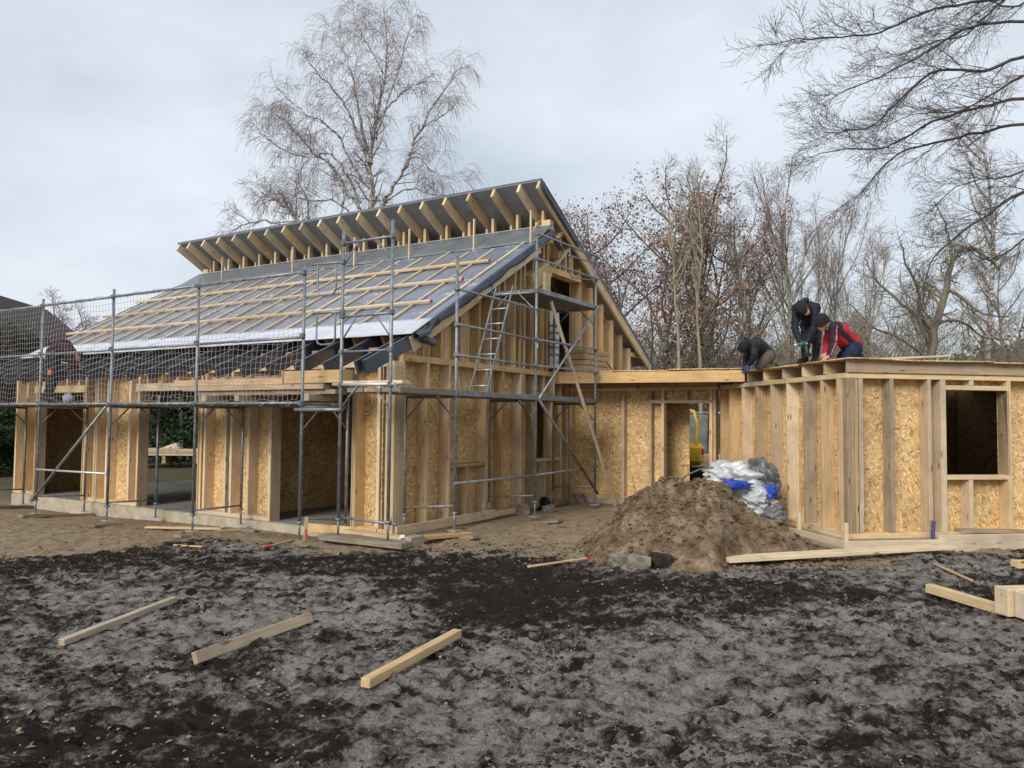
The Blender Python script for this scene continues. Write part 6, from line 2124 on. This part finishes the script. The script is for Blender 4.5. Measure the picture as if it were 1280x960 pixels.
def hand_caps(w, dirv, side, curl=0.5, scale=1.0):
    """palm and five unequal fingers from wrist w along dirv; side = thumb side vector"""
    d = Vector(dirv).normalized(); s = Vector(side); s = (s - d * s.dot(d)).normalized(); nrm = d.cross(s)
    caps = []
    pal = w + d * 0.085 * scale
    for k, off in enumerate((-0.030, -0.010, 0.010, 0.030)):
        caps.append((w + s * off * 0.6, pal + s * off, 0.017, 0.014))
        L = (0.060, 0.078, 0.082, 0.070)[k] * scale
        p0 = pal + s * off
        d1 = (d + nrm * curl * 0.6).normalized(); p1 = p0 + d1 * L * 0.5
        d2 = (d + nrm * curl * 1.5).normalized(); p2 = p1 + d2 * L * 0.5
        caps += [(p0, p1, 0.0105, 0.0095), (p1, p2, 0.0095, 0.008)]
    t0 = w + d * 0.03 + s * 0.034
    t1 = t0 + (d + s * 0.8).normalized() * 0.045
    t2 = t1 + (d + s * 0.25 + nrm * curl * 0.5).normalized() * 0.035
    caps += [(w + d * 0.015, t0, 0.018, 0.015), (t0, t1, 0.013, 0.011), (t1, t2, 0.011, 0.009)]
    return caps


def person(label, J, mats, parts, origin, group='builders at work', face=None, hat=None):
    """J: joint positions (world). one continuous body mesh; faces take the material of the nearest limb"""
    o0 = Vector(origin)
    P = {k: Vector(v) - o0 for k, v in J.items()}
    caps = []     # (a, b, ra, rb, material key)
    def C(a, b, ra, rb, m): caps.append((a, b, ra, rb, m))
    pel, che, nec, hd = P['pelvis'], P['chest'], P['neck'], P['head']
    fw_ = Vector(face).normalized()
    up_ = (hd - nec).normalized()
    rt_ = fw_.cross(up_).normalized()
    # torso
    sh_l, sh_r, hp_l, hp_r = P['shoulder_l'], P['shoulder_r'], P['hip_l'], P['hip_r']
    C(pel, pel.lerp(che, 0.5), 0.150, 0.150, 'top'); C(pel.lerp(che, 0.5), che, 0.150, 0.165, 'top')
    C(che, nec, 0.150, 0.085, 'top')
    C(sh_l, sh_r, 0.085, 0.085, 'top')
    C(che, sh_l, 0.13, 0.09, 'top'); C(che, sh_r, 0.13, 0.09, 'top')
    C(hp_l, hp_r, 0.125, 0.125, 'legs'); C(pel, hp_l, 0.13, 0.12, 'legs'); C(pel, hp_r, 0.13, 0.12, 'legs')
    for s in 'lr':
        sh, el, wr_ = P['shoulder_' + s], P['elbow_' + s], P['wrist_' + s]
        C(sh, el, 0.078, 0.060, 'top'); C(el, wr_, 0.060, 0.043, 'top')
        hp, kn, an = P['hip_' + s], P['knee_' + s], P['ankle_' + s]
        C(hp, kn, 0.105, 0.075, 'legs'); C(kn, an, 0.072, 0.052, 'legs')
        td = P['toe_' + s] - an
        C(an, P['toe_' + s], 0.052, 0.042, 'boots'); C(an, an - td.normalized() * 0.05, 0.05, 0.045, 'boots')
        hdir = P.get('hand_' + s, wr_ + (wr_ - el)) - wr_
        for a, b, ra, rb in hand_caps(wr_, hdir, rt_ * (1 if s == 'l' else -1), 0.55):
            C(a, b, ra, rb, 'hands')
    C(nec, nec.lerp(hd, 0.55), 0.060, 0.056, 'skin')
    bm = bmesh.new()
    for a, b, ra, rb, m in caps:
        capsule(bm, a, b, ra, rb)
    rot = Matrix((rt_, fw_, rt_.cross(fw_))).transposed().to_quaternion()
    upv = rt_.cross(fw_)
    ellipsoid(bm, hd, (0.076, 0.094, 0.112), rot)
    ellipsoid(bm, hd + fw_ * 0.035 - upv * 0.065, (0.052, 0.058, 0.05), rot)       # jaw
    capsule(bm, hd + fw_ * 0.088 + upv * 0.012, hd + fw_ * 0.108 - upv * 0.022, 0.010, 0.014)   # nose
    ellipsoid(bm, hd + fw_ * 0.086 - upv * 0.052, (0.024, 0.012, 0.010), rot)       # lips
    ellipsoid(bm, hd + fw_ * 0.080 + upv * 0.028, (0.055, 0.014, 0.010), rot)       # brow
    for s in (-1, 1):
        ellipsoid(bm, hd + rt_ * 0.076 * s - fw_ * 0.005 - upv * 0.005, (0.010, 0.022, 0.030), rot)  # ears
    caps.append((hd - upv * 0.05, hd + upv * 0.03, 0.09, 0.09, 'skin'))
    caps.append((hd + fw_ * 0.06 - upv * 0.06, hd + fw_ * 0.09, 0.05, 0.04, 'skin'))
    me = remeshed(bm, 0.0125, 2)
    n = len(me.vertices)
    co = np.empty(n * 3, np.float32); me.vertices.foreach_get('co', co); co = co.reshape(-1, 3)
    # cloth folds
    keys = ['top', 'legs', 'boots', 'hands', 'skin'] + list(parts)
    nf = len(me.polygons)
    cen = np.empty(nf * 3, np.float32); me.polygons.foreach_get('center', cen); cen = cen.reshape(-1, 3)
    best = np.full(nf, 1e9); lab = np.zeros(nf, int)
    for a, b, ra, rb, m in caps:
        A = np.array(a[:]); B = np.array(b[:]); d = B - A; L2 = max(float(d @ d), 1e-9)
        t = np.clip(((cen - A) @ d) / L2, 0, 1)
        dist = np.linalg.norm(cen - (A + t[:, None] * d), axis=1) - (ra + (rb - ra) * t)
        m_ = dist < best
        best[m_] = dist[m_]; lab[m_] = keys.index(m)
    for k, fn_ in parts.items():
        sel = fn_(cen, lab, keys)
        lab[sel] = keys.index(k)
    me.materials.clear()
    for k in keys:
        me.materials.append(M[mats[k]])
    me.polygons.foreach_set('material_index', lab.astype(np.int32))
    vn = np.empty(n * 3, np.float32); me.vertices.foreach_get('normal', vn); vn = vn.reshape(-1, 3)
    fold = (fbm(co[:, 0] * 13 + co[:, 2] * 6, co[:, 1] * 13 + co[:, 2] * 9, 77, 3) - 0.5) * 0.030
    isb = np.linalg.norm(co - np.array(hd[:]), axis=1) > 0.2
    hand_far = np.ones(n, bool)
    for s in 'lr':
        hand_far &= np.linalg.norm(co - np.array(P['wrist_' + s][:]), axis=1) > 0.2
    co = co + vn * (fold * isb * hand_far)[:, None]
    me.vertices.foreach_set('co', np.ascontiguousarray(co, np.float32).ravel())
    me.polygons.foreach_set('use_smooth', [True] * nf)
    me.update()
    t = thing('person', label, 'person', o0, 0, group)
    obj('body', me, None, t)
    # eyes
    for s in (-1, 1):
        bm = bmesh.new(); ellipsoid(bm, hd + fw_ * 0.083 + rt_ * 0.031 * s + upv * 0.008, (0.012, 0.010, 0.008), rot)
        m2 = bpy.data.meshes.new('m'); bm.to_mesh(m2); bm.free(); m2.materials.append(M['black']); obj('eye', m2, None, t)
    # knitted hat: shell over the top of the skull with a rolled rim
    bm = bmesh.new()
    hp_ = []
    for k in range(9):
        a = R(-12 + 102 * k / 8)
        hp_.append((math.cos(a), math.sin(a)))
    rows = []
    for cr, sr in hp_:
        rows.append([bm.verts.new(hd + upv * (0.020 + 0.108 * sr) - fw_ * (0.012 + 0.012 * sr) + (rt_ * math.cos(2 * math.pi * j / 20) * 0.091 + fw_ * math.sin(2 * math.pi * j / 20) * 0.110) * max(cr, 0.02)) for j in range(20)])
    for a, b in zip(rows[:-1], rows[1:]):
        for j in range(20):
            bm.faces.new((a[j], a[(j + 1) % 20], b[(j + 1) % 20], b[j]))
    bm.faces.new(rows[-1])
    m2 = bpy.data.meshes.new('m'); bm.to_mesh(m2); bm.free(); m2.materials.append(M[hat or 'beanie'])
    m2.polygons.foreach_set('use_smooth', [True] * len(m2.polygons))
    o = obj('knit_hat', m2, None, t); sm_ = o.modifiers.new('t', 'SOLIDIFY'); sm_.thickness = 0.008; sm_.offset = 1
    rim = [hd + upv * 0.0 - fw_ * 0.010 + rt_ * math.cos(2 * math.pi * j / 20) * 0.094 + fw_ * math.sin(2 * math.pi * j / 20) * 0.112 for j in range(21)]
    bent_tube(t, 'hat_rim', rim, 0.014, hat or 'beanie', 6)
    return t, P, (rt_, fw_, upv)


def hood(t, P, ax, mat):
    """hood lying bunched behind the neck"""
    rt_, fw_, upv = ax
    bm = bmesh.new()
    c = P['neck'] * 0.5 + P['head'] * 0.5 - fw_ * 0.085
    ellipsoid(bm, c, (0.12, 0.075, 0.085), Matrix((rt_, fw_, upv)).transposed().to_quaternion())
    for v in bm.verts:
        v.co += (v.co - c) * 0.16 * math.sin(v.co.x * 40 + v.co.z * 31)
    m2 = bpy.data.meshes.new('m'); bm.to_mesh(m2); bm.free(); m2.materials.append(M[mat])
    m2.polygons.foreach_set('use_smooth', [True] * len(m2.polygons))
    obj('hood', m2, None, t)


DECK = 2.665     # top of the annex deck sheets (world z)
no = lambda **k: {}
# kneeling man at the left of the annex roof
d = 13.35
J = dict(pelvis=at(959, 444, d + 0.10), chest=at(945, 433, d - 0.05), neck=at(936.5, 430, d - 0.12), head=at(929.5, 434.5, d - 0.22),
         shoulder_l=at(943, 432, d - 0.28), shoulder_r=at(936, 434, d + 0.14), hip_l=at(960, 446, d - 0.05), hip_r=at(958, 446, d + 0.22),
         elbow_l=at(943, 446, d - 0.34), wrist_l=at(936.5, 456, d - 0.25), elbow_r=at(933, 447, d + 0.12), wrist_r=at(931.5, 457, d + 0.02),
         knee_l=at(950, 458, d - 0.12), ankle_l=at(967, 458.5, d + 0.0), toe_l=at(972, 459.5, d + 0.02), knee_r=at(948, 457, d + 0.25), ankle_r=at(966, 457, d + 0.35), toe_r=at(971, 458, d + 0.36),
         hand_l=at(933, 463, d - 0.28), hand_r=at(929, 463, d - 0.02))
zmin = min(J[k].z for k in ('knee_l', 'ankle_l')) - 0.06
mk = dict(top='jacket', legs='tan_cloth', boots='black', hands='glove', skin='skin')
org = at(955, 460, d); org.z = DECK
t, P, ax = person('kneeling worker in black hooded jacket and tan trousers, leftmost on the annex roof', J, mk, {}, org, face=(-0.75, -0.35, -0.62), hat='beanie')
hood(t, P, ax, 'jacket')
# standing, bent man with the drill
d = 12.45
J = dict(pelvis=at(1014, 404, d + 0.18), chest=at(1010, 388.5, d - 0.06), neck=at(1006.5, 382.5, d - 0.20), head=at(1003, 387, d - 0.34),
         shoulder_l=at(1019.5, 385, d - 0.18), shoulder_r=at(996.5, 386, d - 0.10), hip_l=at(1020, 407, d + 0.15), hip_r=at(1009, 406, d + 0.2),
         elbow_l=at(1018, 408, d - 0.25), wrist_l=at(1010.5, 425, d - 0.38), elbow_r=at(993.5, 409, d - 0.22), wrist_r=at(999, 426, d - 0.36),
         knee_l=at(1020.5, 429, d - 0.02), ankle_l=at(1019.5, 449, d + 0.06), toe_l=at(1016, 451.5, d - 0.14), knee_r=at(1007, 430, d - 0.02), ankle_r=at(1006, 450, d + 0.06), toe_r=at(999, 452.5, d - 0.10),
         hand_l=at(1006, 430, d - 0.42), hand_r=at(1003, 431, d - 0.40))
mk = dict(top='navy', legs='jacket', boots='black', hands='glove', skin='skin')
org = at(1012, 452, d); org.z = DECK
t, P, ax = person('standing worker in dark navy coat bending over a green cordless drill', J, mk, {}, org, face=(0.10, -0.66, -0.72), hat='beanie')
hood(t, P, ax, 'navy')
# kneeling man in red and black
d = 11.75
J = dict(pelvis=at(1067, 433, d + 0.18), chest=at(1047, 415, d + 0.0), neck=at(1037.5, 407, d - 0.07), head=at(1027.5, 403.5, d - 0.15),
         shoulder_l=at(1043, 409, d - 0.22), shoulder_r=at(1038, 413, d + 0.20), hip_l=at(1068, 436, d + 0.04), hip_r=at(1065, 436, d + 0.34),
         elbow_l=at(1042.5, 428, d - 0.27), wrist_l=at(1036.5, 444, d - 0.28), elbow_r=at(1033, 429, d + 0.18), wrist_r=at(1031, 441, d + 0.05),
         knee_l=at(1057, 447, d - 0.02), ankle_l=at(1076, 446, d + 0.12), toe_l=at(1082, 446, d + 0.14), knee_r=at(1052, 446, d + 0.36), ankle_r=at(1072, 445, d + 0.42), toe_r=at(1078, 446, d + 0.44),
         hand_l=at(1029, 449, d - 0.30), hand_r=at(1027, 447, d + 0.0))
mk = dict(top='jacket', legs='denim', boots='wood_grey', hands='skin', skin='skin', red='red_cloth', stripe='piping')
mk['boots'] = 'tan_cloth'
org = at(1060, 448, d); org.z = DECK
spine_a, spine_b = np.array((J['neck'] - org)[:]), np.array((J['pelvis'] - org)[:])


def red_fn(c, lab, keys):
    ax_ = spine_b - spine_a; L = np.linalg.norm(ax_); ax_ = ax_ / L
    rel = c - spine_a
    tt = rel @ ax_
    side = np.cross(ax_, np.array((0, -1, 0.0))); side /= np.linalg.norm(side)
    hgt = rel @ side
    if side[2] < 0: hgt = -hgt
    top = lab == keys.index('top')
    arm = np.zeros(len(c), bool)
    for a, b in (('shoulder_l', 'elbow_l'), ('elbow_l', 'wrist_l')):
        A = np.array((J[a] - org)[:]); B = np.array((J[b] - org)[:]); d_ = B - A
        t_ = np.clip(((c - A) @ d_) / (d_ @ d_), 0, 1)
        arm |= np.linalg.norm(c - A - t_[:, None] * d_, axis=1) < 0.085
    back = (hgt > 0.03) & (tt > 0.10) & (tt < L + 0.08)
    front = (hgt < -0.06) & (tt > -0.05) & (tt < L * 0.62)
    return top & ~arm & (back | front)


def stripe_fn(c, lab, keys):
    sel = np.zeros(len(c), bool)
    for a, b in (('shoulder_l', 'elbow_l'), ('elbow_l', 'wrist_l')):
        A = np.array((J[a] - org)[:]); B = np.array((J[b] - org)[:]); d_ = B - A
        t_ = ((c - A) @ d_) / (d_ @ d_)
        off = c - A - t_[:, None] * d_
        sel |= (t_ > 0) & (t_ < 0.97) & (np.abs(off[:, 0] - 0.012) < 0.011) & (off[:, 1] < 0) & (np.linalg.norm(off, axis=1) < 0.12)
    return sel & (lab == keys.index('top'))


t, P, ax = person('kneeling worker in red and black jacket with jeans, rightmost on the roof', J, mk, {'red': red_fn, 'stripe': stripe_fn}, org, face=(-0.70, -0.30, -0.60), hat='beanie')
bm_ = [P['neck'] + ax[0] * math.cos(a) * 0.085 + ax[1] * math.sin(a) * 0.085 + (P['head'] - P['neck']).normalized() * 0.01 for a in np.linspace(0, 2 * math.pi, 15)]
bent_tube(t, 'collar', bm_, 0.020, 'white_plastic', 6)
# man bending on the scaffold behind the net
base = HP(-0.72, 7.72, 1.975)
d = base.y
J = dict(pelvis=at(68, 440, d), chest=at(80, 434, d - 0.1), neck=at(90, 439, d - 0.12), head=at(97, 447, d - 0.15),
         shoulder_l=at(87, 438, d - 0.3), shoulder_r=at(86, 439, d + 0.1), hip_l=at(68, 444, d - 0.12), hip_r=at(66, 444, d + 0.12),
         elbow_l=at(91, 455, d - 0.34), wrist_l=at(97, 467, d - 0.3), elbow_r=at(90, 456, d + 0.12), wrist_r=at(97, 466, d + 0.05),
         knee_l=at(69, 470, d - 0.18), ankle_l=at(62, 497, d - 0.14), toe_l=at(71, 501, d - 0.2), knee_r=at(64, 470, d + 0.1), ankle_r=at(57, 497, d + 0.12), toe_r=at(66, 500, d + 0.06),
         hand_l=at(101, 472, d - 0.3), hand_r=at(101, 471, d + 0.0))
mk = dict(top='maroon', legs='jacket', boots='black', hands='glove', skin='skin')
t, P, ax = person('worker in dark maroon jacket bending over on the scaffold behind the net', J, mk, {}, base, face=(0.7, -0.2, -0.7), hat='beanie')
pc = J['hip_l'].lerp(J['knee_l'], 0.75) - base + Vector((-0.03, -0.10, 0))
tube(t, 'orange_pouch', pc, pc + Vector((0.01, -0.02, -0.10)), 0.045, 'orange', 8)

# cordless drill in the standing man's hands
dp = at(1004.5, 431, 12.0)
dr = thing('cordless_drill', 'green and black cordless drill held by the standing worker', 'drill', dp, R(-8))
tube(dr, 'motor_housing', (0.06, 0, 0.02), (-0.09, -0.02, 0.0), 0.034, 'drill', 12)
tube(dr, 'chuck', (-0.09, -0.02, 0.0), (-0.15, -0.03, -0.01), 0.022, 'alu', 12)
tube(dr, 'bit', (-0.15, -0.03, -0.01), (-0.22, -0.04, -0.05), 0.006, 'steel_dark', 6)
beam(dr, 'handle', (0.03, 0, 0.01), (0.05, 0, -0.13), 0.036, 0.045, 'drill', up=(1, 0, 0), bev=0.01)
beam(dr, 'battery', (0.0, 0, -0.16), (0.11, 0, -0.15), 0.07, 0.055, 'black', bev=0.01)
beam(dr, 'label_patch', (0.01, -0.036, 0.015), (0.05, -0.036, 0.018), 0.004, 0.022, 'yellow', bev=0)
